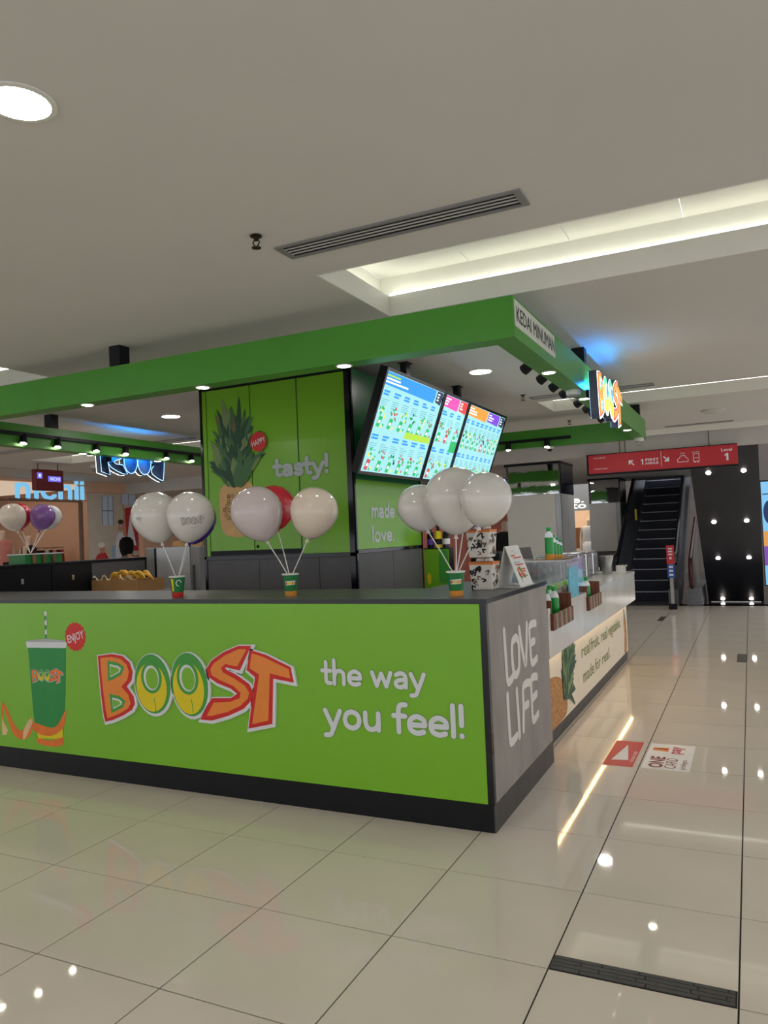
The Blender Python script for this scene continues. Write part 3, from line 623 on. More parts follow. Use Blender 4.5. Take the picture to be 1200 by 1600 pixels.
def screen(ya, yb, lb, heads, cols, rows, extra=()):
    W = yb-ya; fr = F((-1.162,ya,1.952), SU, SV)
    r = empty('menu_screen', fr.o, lb, 'screen', 'hanging menu screens')
    MB().box((0,0,-.05), (W,SH,.0), 0, fr).box((W*.2,SH*.2,-.075), (W*.8,SH*.8,-.05), 0, fr).build('housing', M['black'], r)
    e = .022
    MB().plate(fr, [(0,0),(W,0),(W,SH),(0,SH)], 0, .010, 0, [[(e,e),(W-e,e),(W-e,SH-e),(e,SH-e)]]).build('bezel', M['blackgloss'], r)
    b = MB(); b.rect(fr, e, e, W-e, SH-e, 0, .002, 0); rn = random.Random(int(ya*100))
    iw = W-2*e; ih = SH-2*e
    X = lambda a: e+iw*a; Z = lambda c: e+ih*c
    for a0, a1, m in heads:
        b.plate(fr, [(X(a0),Z(.87)),(X(a1-.015),Z(.85)),(X(a1),Z(.93)),(X(a1-.01),Z(.995)),(X(a0),Z(.995))], .002, .0026, m)
        for q in range(3): b.rect(fr, X(a0)+.02, Z(.955-q*.032), X(a0)+.02+(a1-a0)*iw*rn.uniform(.2,.45), Z(.972-q*.032), .0026, .003, 12 if m != 1 or q else 11)
    for ri in range(rows):
        zt = .80-ri*.44
        for ci in range(cols):
            x = .02+ci*.97/cols; w = .97/cols
            for q in range(2): b.rect(fr, X(x+.08*w), Z(zt-.03*q), X(x+w*rn.uniform(.45,.75)), Z(zt+.02-.03*q), .002, .0026, 1)
            for q in range(4): b.rect(fr, X(x+.08*w), Z(zt-.075-.022*q), X(x+w*rn.uniform(.5,.85)), Z(zt-.068-.022*q), .002, .0026, 6)
            cx, cz = X(x+.32*w), Z(zt-.35); cw = iw*w*.30
            b.plate(fr, [(cx-cw*.55,cz+.005),(cx+cw*.35,cz),(cx+cw*.95,cz+.075),(cx-cw*.15,cz+.082)], .002, .0028, rn.choice([8,8,8,10]))
            b.plate(fr, [(cx-cw*.2,cz+.03),(cx+cw*.4,cz+.028),(cx+cw*.55,cz+.05),(cx-cw*.05,cz+.052)], .0028, .0031, 12)
            fm = rn.choice([9,10,10,9,7])
            for q in range(9):
                t = rn.uniform(.2,2.4); l = rn.uniform(.045,.10); b.ell(fr, cx+cw*.4+math.cos(t)*l*.8, cz+.06+math.sin(t)*l, rn.uniform(.008,.017), rn.uniform(.007,.014), .0026, .0032+q*.00005, fm if q < 5 else 8, 8)
            for q in range(2): b.ell(fr, cx+cw*(1.0+.5*q), cz+.01+.012*q, .011, .010, .0026, .0033+q*.00005, rn.choice([9,10,8]), 8)
    for (a0, c0, a1, c1, m) in extra: b.rect(fr, X(a0), Z(c0), X(a1), Z(c1), .003, .0036, m)
    b.build('display', SM, r)
screen(.875, 1.962, 'large landscape menu screen with blue header, nearest the column', [(0,.86,1),(.88,1,7)], 6, 2, [(.52,.40,.98,.47,11)])
screen(1.972, 2.545, 'narrow middle menu screen with pink and red headers', [(0,.62,2),(.66,1,3)], 3, 2, [(.72,.36,.99,.50,8)])
screen(2.555, 3.64, 'landscape menu screen with orange and purple headers at the right', [(0,.50,4),(.52,.84,5),(.86,1,7)], 8, 2)
for y, lb in ((1.63,'black ceiling pole holding the blue headed menu screen'),(2.78,'black ceiling pole behind the right hand menu screens')):
    r = empty('screen_pole', (-1.1,y,CZ), lb, 'pole')
    MB().box((-1.125,y-.04,2.50), (-1.075,y+.04,CZ-.008)).build('tube', M['black'], r)
    MB().box((-1.14,y-.05,CZ-.008), (-1.06,y+.05,CZ)).build('ceiling_plate', M['black'], r)
    MB().box((-1.115,y-.66,2.28), (-1.095,y+.62,2.34)).box((-1.115,y-.035,2.34), (-1.09,y+.035,2.50)).build('bracket', M['black'], r)

# ---------------------------------------------------------------- cups, balloons
rim_w = mat('cup_rim', S(240,238,232), .5, var=.02)
cup_g = mat('paper_cup_green', S(24,120,56), .45, var=.05); cup_o = mat('paper_cup_orange', S(226,150,52), .45, var=.05)
def paper_cup(x, y, z, lb, grp='green paper cups holding balloons', h=.135, look=0):
    r = empty('paper_cup', (x,y,z), lb, 'cup', grp)
    R = lambda t: .034+.0155*t
    MB().lathe((x,y,z), [(R(0),0),(R(.22),h*.22)], 22).build('orange_band', cup_o if not look else M['red'], r, smooth=True)
    MB().lathe((x,y,z), [(R(.22)+.0003,h*.22),(R(.94)+.0003,h*.94)], 22, cap=False).build('green_sleeve', cup_g, r, smooth=True)
    MB().lathe((x,y,z), [(R(.93),h*.93),(R(1)+.003,h*.945),(R(1)+.004,h*.985),(R(1)+.001,h),(R(1)-.002,h*.985),(R(.5)-.002,h*.5)], 22, cap=False).build('rim', rim_w, r, smooth=True)
    # curved print facing the viewer
    d = Vector((C0.x-x, C0.y-y, 0)).normalized(); u = Vector((0,0,1)).cross(d)
    b = MB()
    def wrap(pts, m):
        b.add([Vector((x,y,z+h*.58+q))+ (d*math.cos(p/.043)+u*math.sin(p/.043))*(R(.58+q/h)+.0012) for p, q in pts], [tuple(range(len(pts)))], m)
    if not look:
        for k, (px, m) in enumerate(((-.024,1),(-.012,3),(.0,3),(.012,2),(.023,2))):
            wrap([(px-.0065,-.013),(px+.0065,-.013+.001*k),(px+.0065,.012+.001*k),(px-.0065,.012)], 0); wrap([(px-.0042,-.009),(px+.0042,-.008),(px+.0042,.008),(px-.0042,.007)], m)
    else:
        for k in range(8):
            t = k*.6; wrap([(.008+.018*math.cos(t),.012+.022*math.sin(t)),(.008+.018*math.cos(t+.6),.012+.022*math.sin(t+.6)),(.008+.013*math.cos(t+.6),.012+.016*math.sin(t+.6)),(.008+.013*math.cos(t),.012+.016*math.sin(t))], 0)
        wrap([(-.040,-.04),(-.024,-.04),(-.024,.04),(-.040,.04)], 3)
    b.build('print', [M['wtext'], M['red'], M['orange'], M['yellow']], r)
    return r
C0 = Vector((1.23,-3.71,1.525))
def bal_mat(n, c, t=.25): return mat(n, c, .16, var=.02, spec=.5, coat=.4)
BM = {'white': bal_mat('white_latex', S(222,218,214)), 'pearl': bal_mat('pearl_latex', S(214,200,202)), 'ivory': bal_mat('ivory_latex', S(232,216,200)), 'red': bal_mat('red_latex', S(214,48,66)), 'purple': bal_mat('purple_latex', S(140,96,166)), 'violet': bal_mat('violet_latex', S(78,48,160))}
stick = mat('clear_white_stick', S(226,224,220), .3, var=.02)
def balloon(cup, c, rad, col, lb, prnt=None, grp='balloons on sticks', k_=1.):
    cup = Vector(cup); c = C0+(Vector(c)-C0)*k_; rad *= k_; ax = (c-cup).normalized(); lean = (ax*.45+Vector((0,0,.55))).normalized()
    ax2 = (ax+lean).normalized()
    r = empty('balloon', cup, lb, 'balloon', grp)
    prof = []
    for k in range(15):
        t = k/14; th = math.pi*t; rr = math.sin(th)**.92; hh = -math.cos(th)
        if t < .5: rr *= (1-.34*(1-2*t)**1.2); hh *= 1.16
        prof.append((max(rr*rad,.002), hh*rad))
    MB().lathe(c, prof, 26, axis=ax2).build('envelope', BM[col], r, smooth=True)
    k0 = c-ax2*rad*1.16
    MB().lathe(k0, [(.004,.004),(.006,-.002),(.013,-.018),(.012,-.021)], 10, axis=ax2).build('knot', BM[col], r)
    MB().tube([k0-ax2*.012, k0+(cup-k0)*.5+Vector((.002,0,0)), cup+(k0-cup)*.02], .0035, 6).build('stick', stick, r)
    if prnt:
        px, pz, sz = prnt
        d = (C0-c).normalized(); u = Vector((0,0,1)).cross(d).normalized(); v = d.cross(u)
        b = MB()
        def on(a, q):
            p = (d*1.0+u*(px+a)+v*(pz+q)).normalized()
            # follow the tapered envelope
            h = p.dot(ax2); rr = math.sqrt(max(1-h*h,0)); t = math.acos(max(-1,min(1,-h)))/math.pi
            k = (1-.34*(1-2*t)**1.2) if t < .5 else 1; hh = h*(1.16 if h < 0 else 1)
            ww = (p-ax2*h); ww = ww.normalized() if ww.length > 1e-4 else ww
            return c+ax2*hh*rad*1.006+ww*(rr**.92)*k*rad*1.008
        def outline(P, w):
            P = P+[P[0]]
            for (a0, q0), (a1, q1) in zip(P, P[1:]):
                l = math.hypot(a1-a0, q1-q0) or 1; nx, ny = -(q1-q0)/l*w, (a1-a0)/l*w
                b.add([on(a0+nx,q0+ny), on(a1+nx,q1+ny), on(a1-nx,q1-ny), on(a0-nx,q0-ny)], [(0,1,2,3)])
        t_ = lambda P: [((x-LCX)*sz, (z-LCZ)*sz) for x, z in P]
        for k in ('B', 'S', 'T', 'B1', 'B2'): outline(t_(LG[k]), .009*sz)
        for cx, cz, rx, ry in ((-2.206,.65,.14,.18), (-1.911,.66,.136,.19), (-2.21,.69,.06,.08), (-1.92,.70,.06,.08)):
            outline(t_([(cx+rx*math.cos(t), cz+ry*math.sin(t)) for t in [6.283*i/14 for i in range(14)]]), .009*sz)
        for k in range(6): outline([(-.16*sz+k*.1*sz,-.42*sz),(-.1*sz+k*.1*sz,-.42*sz)], .010*sz)
        b.build('printed_logo', M['black'], r)
    return r
TZ = 1.18
paper_cup(-2.14,.17,TZ,'green cup with swirl and red base under the left pair of white balloons', look=1)
paper_cup(-1.305,.22,TZ,'green cup with orange base in the middle of the front counter')
paper_cup(-.217,.17,TZ,'green cup with orange base near the counter corner')
b1 = (-2.14,.17,TZ+.10)
balloon(b1, (-2.305,.17,1.712), .158, 'white', 'left plain white balloon of the left counter bunch', (-.93,-.10,.36))
balloon(b1, (-1.997,.15,1.70), .152, 'white', 'white balloon printed with a black outline logo', (.12,-.20,.72))
balloon(b1, (-1.975,.15,1.675), .146, 'violet', 'violet balloon peeking out behind the printed white balloon', k_=1.075)
b2 = (-1.305,.22,TZ+.10)
balloon(b2, (-1.49,.16,1.695), .160, 'pearl', 'pearly white balloon in front of the pineapple print')
balloon(b2, (-1.405,.22,1.725), .132, 'red', 'red balloon behind the pearly balloon in front of the pineapple', k_=1.065)
balloon(b2, (-1.12,.22,1.682), .146, 'ivory', 'ivory white balloon below the tasty lettering')
b3 = (-.217,.17,TZ+.10)
balloon(b3, (-.41,.17,1.668), .126, 'white', 'white balloon at the left of the corner bunch before the side lettering', k_=1.06)
balloon(b3, (-.20,.17,1.705), .170, 'white', 'large white balloon in the middle of the corner bunch', (.50,-.14,.46), k_=1.005)
balloon(b3, (-.028,.17,1.695), .140, 'white', 'white balloon at the right of the corner bunch, under the right menu screen', k_=.945)
balloon(b3, (-.15,.17,1.64), .105, 'violet', 'violet balloon almost hidden behind the corner bunch', k_=1.09)

# ---------------------------------------------------------------- snack tubs and tent card at the corner
tubw = mat('tub_white_print', S(222,216,206), .5, var=.03); tubo = mat('tub_orange_rim', S(224,128,60), .5, var=.05)
def tub(x, y, z, lb, seed):
    r = empty('snack_tub', (x,y,z), lb, 'tub', 'stacked patterned snack tubs')
    w0, w1, h = .062, .073, .155
    sq = lambda w, zz: [(x-w,y-w,zz),(x+w,y-w,zz),(x+w,y+w,zz),(x-w,y+w,zz)]
    MB().hexa(sq(w0,z)+sq(w1,z+h)).build('body', tubw, r, bevel=.008)
    MB().hexa(sq(w1-.002,z+h-.012)+sq(w1+.002,z+h+.008)).build('rim', tubo, r, bevel=.002)
    rn = random.Random(seed); b = MB()
    for f in (F((x,y-w0-.0012,z),(1,0,0),(0,-.07,1)), F((x+w0+.0012,y,z),(0,1,0),(.07,0,1))):
        for k in range(20):
            a, q, t, l = rn.uniform(-.046,.046), rn.uniform(.015,.125), rn.uniform(0,3.1), rn.uniform(.010,.024)
            b.stroke(f, [(a,q),(a+math.cos(t)*l,q+math.sin(t)*l),(a+math.cos(t+1.2)*l*1.3,q+math.sin(t+1.2)*l)], rn.uniform(.003,.010), 0, .001+k*.00005, rn.choice([0,0,1]))
    tag(b.build('black_pattern', [M['black'], mat('tub_brown', S(120,84,60), .6)], r), kind='stuff')
    rn2 = random.Random(seed+5); c = MB()
    for k in range(9):
        px, py = x+rn2.uniform(-.05,.05), y+rn2.uniform(-.05,.05)
        c.lathe((px,py,z+h+.004), [(.004,0),(rn2.uniform(.014,.020),.010),(.016,.02),(.003,.028)], 8)
    tag(c.build('wrapped_snacks', [tubw], r), kind='stuff')
    return z+h+.034
z2_ = tub(-.195,.60,TZ,'lower patterned snack tub with orange rim beside the corner cup',11)
tub(-.205,.60,z2_,'upper patterned snack tub with orange rim, on top of another tub',23)
tc = empty('tent_card', (-.10,.85,TZ), 'white tent shaped menu card standing at the counter end', 'menu card')
A = [(-.17,.74,TZ),(-.13,.74,TZ)]
wc = M['white']
MB().hexa([(-.165,.72,TZ),(-.155,.98,TZ),(-.150,.98,TZ),(-.160,.72,TZ), (-.108,.72,TZ+.245),(-.102,.98,TZ+.245),(-.097,.98,TZ+.245),(-.103,.72,TZ+.245)]).build('back_leaf', wc, tc)
MB().hexa([(-.018,.72,TZ),(-.012,.98,TZ),(-.007,.98,TZ),(-.013,.72,TZ), (-.106,.72,TZ+.246),(-.100,.98,TZ+.246),(-.095,.98,TZ+.246),(-.101,.72,TZ+.246)]).build('front_leaf', wc, tc)
tf = F((-.0115,.72,TZ),(.025,1,0),(-.088,0,.246)); b = MB(); rn = random.Random(4)
for k in range(14): b.rect(tf, .03+rn.random()*.12, .03+k*.015, .06+rn.random()*.17, .037+k*.015, .001, .0016, rn.choice([0,1,2,1]))
for k in range(6): b.ell(tf, .06+rn.random()*.14, .05+rn.random()*.06, .014, .016, .001, .002+k*.0001, rn.choice([0,2,3]), 10)
b.build('printed_menu', [M['lgreen'], mat('pale_blue_print', S(150,190,206), .5), M['red'], M['orange']], tc)
tag(MB().box((-.172,.70,TZ+.0005), (-.004,1.0,TZ+.004)).build('card_tray', wc), 'thin white tray under the tent card', 'tray')

# ---------------------------------------------------------------- things on and in the white service counter
gb = mat('green_bottle', S(34,160,66), .2, var=.06); gy = mat('bottle_label_orange', S(226,160,60), .5)
def bottle(x, y, z, s, lb, grp, cap=None):
    r = empty('bottle', (x,y,z), lb, 'bottle', grp)
    MB().lathe((x,y,z), [(.030*s,0),(.034*s,.006*s),(.034*s,.045*s)], 16).build('label_band', gy, r, smooth=True)
    MB().lathe((x,y,z), [(.034*s,.045*s),(.0342*s,.10*s),(.033*s,.13*s),(.034*s,.17*s)], 16, cap=False).build('body', gb, r, smooth=True)
    MB().lathe((x,y,z), [(.034*s,.17*s),(.028*s,.195*s),(.016*s,.21*s),(.015*s,.222*s)], 16).build('shoulder', M['wcloth'], r, smooth=True)
    MB().lathe((x,y,z), [(.018*s,.218*s),(.018*s,.245*s),(.016*s,.248*s)], 14).build('cap', cap or gb, r, smooth=True)
    return r
# glass case
GX0, GX1, GY0, GY1, GZ0, GZ1 = -.50, -.02, 1.995, 2.62, .9925, 1.265
gc = empty('glass_case', ((GX0+GX1)/2,(GY0+GY1)/2,GZ0), 'clear glass sneeze guard case on the white counter behind the grey end panel', 'display case')
for a, c in (((GX1-.006,GY0+.34,GZ0),(GX1,GY1,GZ1)), ((GX0,GY0,GZ0),(GX1-.006,GY0+.006,GZ1)), ((GX0,GY1-.006,GZ0),(GX1-.006,GY1,GZ1)), ((GX0,GY0+.006,GZ0),(GX0+.006,GY1-.006,GZ1)), ((GX0,GY0,GZ1),(GX1,GY1,GZ1+.008))):
    MB().box(a, c).build('glass_pane', M['glass'], gc)
MB().box((GX0-.01,GY0-.004,GZ1+.0085), (GX1+.004,GY0+.012,GZ1+.016)).box((GX1-.008,GY0+.012,GZ1+.0085), (GX1+.004,GY1,GZ1+.016)).build('edge_trim', M['chrome'], gc)
tag(MB().box((-.30,2.03,GZ1+.0085), (-.08,2.58,GZ1+.017)).build('wood_tray', M['wood']), 'wooden tray under the green bottles on the glass case', 'tray')
for x, y, s, lb in ((-.17,2.12,1.0,'large green juice bottle with white shoulder on the glass case'),(-.17,2.26,.76,'second green bottle behind the large one on the glass case'),(-.17,2.38,.66,'third green bottle in the row on the glass case'),(-.17,2.49,.58,'smallest green bottle at the end of the row on the glass case')):
    bottle(x, y, GZ1+.0175, s, lb, 'green bottles on the glass case')
teal = mat('ripple_blue_glass', S(120,196,214), .15, var=.2, scale=30, bump=.3)
r = empty('blue_panel', (-.12,2.12,.9925), 'pale blue rippled screen panel at the end of the glass case', 'screen panel')
MB().box((-.016,2.01,.9925), (-.004,2.33,1.225)).build('textured_face', teal, r); MB().box((-.018,2.005,1.225), (-.002,2.335,1.262)).build('frame', M['chrome'], r)
# crates in the two niches
stripe = mat('weathered_slat', S(150,136,112), .7, var=.25, scale=20); crw = mat('crate_redwood', S(120,66,48), .6, var=.15, scale=8, kind='wave')
def crate(ya, yb, lb):
    r = empty('wooden_crate', (-.1,(ya+yb)/2,.8405), lb, 'crate', 'wooden bottle crates in the white counter')
    z = .8405
    MB().box((-.20,ya+.01,z), (.02,yb-.01,z+.012)).box((-.20,ya+.01,z+.012), (-.188,yb-.01,z+.2)).box((-.188,ya+.01,z+.012), (.008,ya+.022,z+.2)).box((-.188,yb-.022,z+.012), (.008,yb-.01,z+.2)).build('box', crw, r)
    n = 9; w = (yb-ya-.02)/n
    for k in range(n): MB().box((.008,ya+.012+k*w,z+.002), (.022,ya+.008+(k+1)*w,z+.105)).build('slat', stripe if k % 2 else crw, r)
crate(*N1, 'slatted wooden crate of green bottles nearest the grey end panel'); crate(*N2, 'slatted wooden crate of green bottles farther along the white counter')
for k in range(5): bottle(-.13+.06*(k % 2), N1[0]+.09+k*.115, .8535, 1.0, ('first','second','third','fourth','fifth')[k]+' green bottle from the viewer in the near wooden crate', 'bottles in the near crate')
for k in range(5): bottle(-.13+.06*(k % 2), N2[0]+.08+k*.105, .8535, .95, ('first','second','third','fourth','fifth')[k]+' green bottle from the viewer in the far wooden crate', 'bottles in the far crate')
apple = mat('lime_fruit', S(150,200,60), .35, var=.1)
for k, y in enumerate((2.74,2.90,3.06)):
    tag(MB().lathe((-.27,y,.9925), [(.006,0),(.03,.012),(.038,.036),(.028,.062),(.006,.066)], 14).build('green_apple', apple, smooth=True), ('green apple beside the blue panel','green apple in the middle behind the far crate','green apple farthest along the stone top')[k], 'apple')
# steel dispensers
for k, (y, w, h, lb) in enumerate(((3.2,.32,.27,'first steel drink dispenser behind the green apples'),(3.62,.30,.25,'second steel drink dispenser from the glass case'),(4.0,.30,.26,'third steel drink dispenser from the glass case'),(4.38,.30,.25,'fourth steel drink dispenser from the glass case'),(4.76,.26,.25,'last steel drink dispenser at the far end of the row'))):
    r = empty('drink_dispenser', (-.45,y+w/2,.9925), lb, 'dispenser', 'steel dispensers on the white counter')
    MB().box((-.56,y,.9925), (-.33,y+w,.9925+h)).build('tank', M['chrome'], r, bevel=.012)
    MB().box((-.565,y-.006,.9925+h), (-.325,y+w+.006,.9925+h+.014)).build('lid', M['chrome'], r, bevel=.004)
    MB().box((-.33,y+.03,1.02), (-.324,y+w-.03,1.20)).build('front_plate', M['grey'], r)
    MB().cyl((-.324,y+w/2,1.06), (-.295,y+w/2,1.06), .012, n=10).cyl((-.298,y+w/2,1.07), (-.298,y+w/2,1.035), .009, n=10).build('tap', M['chrome'], r)
r = empty('steel_canister', (-.25,4.95,.9925), 'steel canister with spoon rest at the far end of the white counter', 'canister')
MB().lathe((-.22,4.95,.9925), [(.05,0),(.055,.01),(.055,.12),(.075,.19),(.078,.20)], 18).build('jar', M['chrome'], r, smooth=True)
MB().box((-.13,4.98,.9925), (-.03,5.02,1.08)).box((-.13,5.02,1.065), (-.03,5.12,1.08)).build('rest', M['quartz'], r)

# ---------------------------------------------------------------- behind the counters
wc_ = empty('work_counter', (-.98,3.9,0), 'black work counter behind the white service counter', 'counter')
MB().box((-1.15,2.72,.02), (-.80,5.1,.93)).build('carcass', M['black'], wc_); MB().box((-1.17,2.70,.93), (-.78,5.12,.955)).build('worktop', M['chrome'], wc_)
r = empty('coffee_machine', (-.98,3.2,.9555), 'dark boxy coffee machine on the work counter', 'machine')
MB().box((-1.12,3.0,.9555), (-.84,3.4,1.32)).build('body', M['black'], r, bevel=.01); MB().box((-.84,3.05,1.02), (-.80,3.35,1.04)).build('drip_tray', M['chrome'], r); MB().box((-.84,3.06,1.22), (-.79,3.34,1.31)).build('head', M['chrome'], r)
r = empty('till', (-.95,4.15,.9555), 'dark sales terminal turned sideways on the work counter', 'till')
MB().box((-1.05,4.0,.9555), (-.85,4.3,.98)).build('foot', M['black'], r); MB().cyl((-.95,4.15,.98), (-.95,4.15,1.12), .02).build('stem', M['black'], r)
MB().hexa([(-1.0,3.98,1.06),(-.86,4.32,1.06),(-.84,4.31,1.06),(-.98,3.97,1.06),(-1.06,3.98,1.33),(-.92,4.32,1.33),(-.90,4.31,1.33),(-1.04,3.97,1.33)]).build('monitor', M['darkgrey'], r)
r = empty('printer', (-.95,4.75,.9555), 'small black receipt printer at the far end of the work counter', 'printer')
MB().box((-1.05,4.62,.9555), (-.83,4.88,1.12)).build('body', M['black'], r, bevel=.02); MB().box((-.98,4.7,1.12), (-.90,4.8,1.14)).build('paper', M['white'], r)
# green door cabinet beside the column with bottle shelf
gcab = empty('green_cabinet', (-1.29,2.66,0), 'low cabinet with lime green printed door beside the clad column', 'cabinet')
MB().box((-1.41,2.585,0), (-1.17,2.69,1.39)).build('carcass', M['black'], gcab)
gf = F((-1.41,2.583,0),(1,0,0),(0,0,1)); gd = MB().rect(gf, .004, .05, .236, 1.38, -.001, .006).build('door', M['lime'], gcab)
MB().plate(gf, spline([(.15,1.09),(.145,1.2),(.155,1.36),(.225,1.36),(.23,1.2),(.22,1.09)], 4, True), .006, .008, 0).ell(gf, .045, 1.12, .02, .05, .006, .008, 1).build('printed_drink', [M['lgreen'], M['yellow']], gd)
jar = [('dark syrup bottle with black cap on the green cabinet', M['black']), ('yellow syrup bottle on the green cabinet', M['yellow']), ('black bottle with pale label at the edge of the green cabinet', M['blackgloss'])]
for k, (lb, mm) in enumerate(jar):
    r = empty('syrup_bottle', (-1.36+k*.075,2.63,1.3905), lb, 'bottle', 'syrup bottles on the green cabinet')
    MB().lathe((-1.36+k*.075,2.63,1.3905), [(.032,0),(.033,.11),(.026,.14),(.012,.15)], 14).build('body', mm, r, smooth=True); MB().lathe((-1.36+k*.075,2.63,1.3905), [(.014,.15),(.014,.19),(.010,.2)], 10).build('cap', M['black'], r)
    MB().lathe((-1.36+k*.075,2.63,1.3905), [(.0335,.03),(.0338,.08)], 14, cap=False).build('label_wrap', M['wcloth'] if k == 2 else (M['purple'] if k == 0 else M['black']), r)
# left counter wall with doors
lc = empty('left_counter', (-4.7,1.9,0), 'black cabinet counter along the left side of the kiosk', 'counter')
MB().box((-4.88,.71,0), (-4.62,4.9,1.375)).build('carcass', M['black'], lc); MB().box((-4.9,.71,1.375), (-4.6,4.92,1.395)).build('top', M['black'], lc)
for ya, yb, mm in ((.75,1.30,M['black']),(1.31,1.775,M['black']),(1.785,2.52,M['darkgrey'])):
    d = MB().box((-4.62,ya,.1), (-4.606,yb,1.37)).build('cabinet_door', mm, lc)
    if mm is M['black']: MB().box((-4.606,ya+.22,1.22), (-4.598,ya+.25,1.27)).build('latch', M['chrome'], d)
# freezer and banana box
r = empty('grey_freezer', (-4.2,2.8,0), 'tall pale grey steel freezer left of the clad column', 'freezer')
MB().box((-4.58,2.5,0), (-3.86,3.2,1.49)).build('body', M['grey'], r, bevel=.01); MB().box((-4.42,2.485,.1), (-3.98,2.499,1.485)).build('door', mat('freezer_door', S(186,188,192), .4, .3, var=.03), r); MB().box((-4.45,2.484,.1), (-4.425,2.499,1.485)).build('door_seal', M['black'], r)
MB().box((-3.94,2.47,1.0), (-3.925,2.499,1.3)).build('handle', M['darkgrey'], r)
tag(MB().box((-4.3,2.6,1.4905), (-3.9,3.0,1.55)).build('lid_box', M['card'], bevel=.005), 'flat box lying on top of the grey freezer', 'box')
shelf = empty('side_shelf', (-4.3,1.9,0), 'low grey shelf carrying the banana box inside the kiosk', 'shelf')
MB().box((-4.59,1.62,.02), (-3.95,2.2,1.06)).build('body', M['darkgrey'], shelf); MB().box((-4.6,1.6,1.06), (-3.94,2.22,1.08)).build('board', M['grey'], shelf)
r = empty('cardboard_box', (-4.28,1.9,1.0805), 'open cardboard box full of bananas behind the front counter', 'box')
zc = 1.0805
MB().box((-4.58,1.75,zc), (-3.98,1.755,zc+.12)).box((-4.58,2.1,zc), (-3.98,2.105,zc+.12)).box((-4.58,1.755,zc), (-4.575,2.1,zc+.12)).box((-3.985,1.755,zc), (-3.98,2.1,zc+.12)).box((-4.575,1.755,zc), (-3.985,2.1,zc+.005)).build('carton', M['card'], r)
ban = mat('banana_peel', S(222,170,50), .5, var=.12, scale=12); banb = mat('banana_brown_tip', S(110,84,40), .6); pap = mat('packing_paper', S(216,200,170), .8, var=.05)
rn = random.Random(9)
for k in range(11):
    x = -4.42+k*.04+rn.uniform(-.01,.01); y = 1.82+rn.uniform(0,.2); a = rn.uniform(-.5,.5); z = zc+.06+rn.uniform(0,.02)
    pts = [(x+math.cos(a)*t*.09, y+math.sin(a)*t*.05, z+.10-.06*t*t+.012*k % .03) for t in (-1,-.6,-.2,.2,.6,1)]
    b = MB().tube(pts, [.006,.015,.018,.018,.014,.005], 7, 0).tube([pts[-1],(pts[-1][0]+.012,pts[-1][1],pts[-1][2]-.012)], .005, 6, 1)
    tag(b.build('banana', [ban, banb], smooth=True), 'yellow banana lying in the open cardboard box', 'banana', 'bananas in the cardboard box')
rn = random.Random(2)
for k, (x, lb) in enumerate(((-4.52,'crumpled packing paper at the left of the banana box'),(-4.20,'crumpled packing paper hanging over the front of the banana box'))):
    b = MB(); n = 7; vs = []
    for i in range(n):
        for j in range(n): vs.append((x+(i/n-.4)*.16, 1.765+j*.022, zc+.105+rn.uniform(0,.04)+.03*math.sin(i*1.3+j)))
    b.add(vs, [(i*n+j, (i+1)*n+j, (i+1)*n+j+1, i*n+j+1) for i in range(n-1) for j in range(n-1)])
    o = b.build('packing_paper', pap); o.modifiers.new('thick', 'SOLIDIFY').thickness = .003; tag(o, lb, 'paper')
# far left bunch in a tray on the left counter
r = empty('cup_tray', (-4.75,1.25,1.3955), 'green tray of cups standing on the left black counter', 'tray')
MB().box((-4.85,1.05,1.3955), (-4.64,1.46,1.48)).build('tray_body', cup_g, r); MB().box((-4.86,1.04,1.48), (-4.63,1.47,1.488)).build('tray_rim', M['wcloth'], r)
for k in range(3): MB().lathe((-4.632,1.14+k*.11,1.40), [(.014,0),(.018,.075)], 10).build('cup_print', M['wood'], r)
bt = (-4.75,1.2,1.489)
balloon(bt, (-4.75,1.02,1.83), .118, 'ivory', 'ivory balloon at the far left above the black counter')
balloon(bt, (-4.74,1.08,1.84), .112, 'red', 'red balloon wedged behind the ivory one at the far left', k_=1.03)
balloon(bt, (-4.70,1.30,1.83), .114, 'purple', 'purple balloon at the far left below the blue shop letters')
balloon(bt, (-4.69,1.37,1.825), .112, 'white', 'white balloon half hidden behind the purple balloon', k_=1.035)
# cameras on the beam
def dome(x, y, z, lb, s=1.):
    r = empty('dome_camera', (x,y,z), lb, 'camera')
    MB().lathe((x,y,z), [(.05*s,0),(.052*s,-.02*s),(.046*s,-.035*s)], 18).build('base', M['white'], r, smooth=True); MB().lathe((x,y,z-.035*s), [(.042*s,0),(.034*s,-.025*s),(.015*s,-.037*s),(.003*s,-.04*s)], 18).build('dome', M['blackgloss'] if s < 1 else M['glass'], r, smooth=True)
dome(.15,1.72,BZ0,'white dome camera under the right side beam'); dome(.15,5.2,BZ0,'white dome camera at the far corner of the side beam',1.1)
dome(-.87,5.29,BZ0,'small dark eyed camera under the back beam',.8); dome(-8.2,5.3,CZ,'dome camera in the ceiling right of the hanging red sign',1.6)

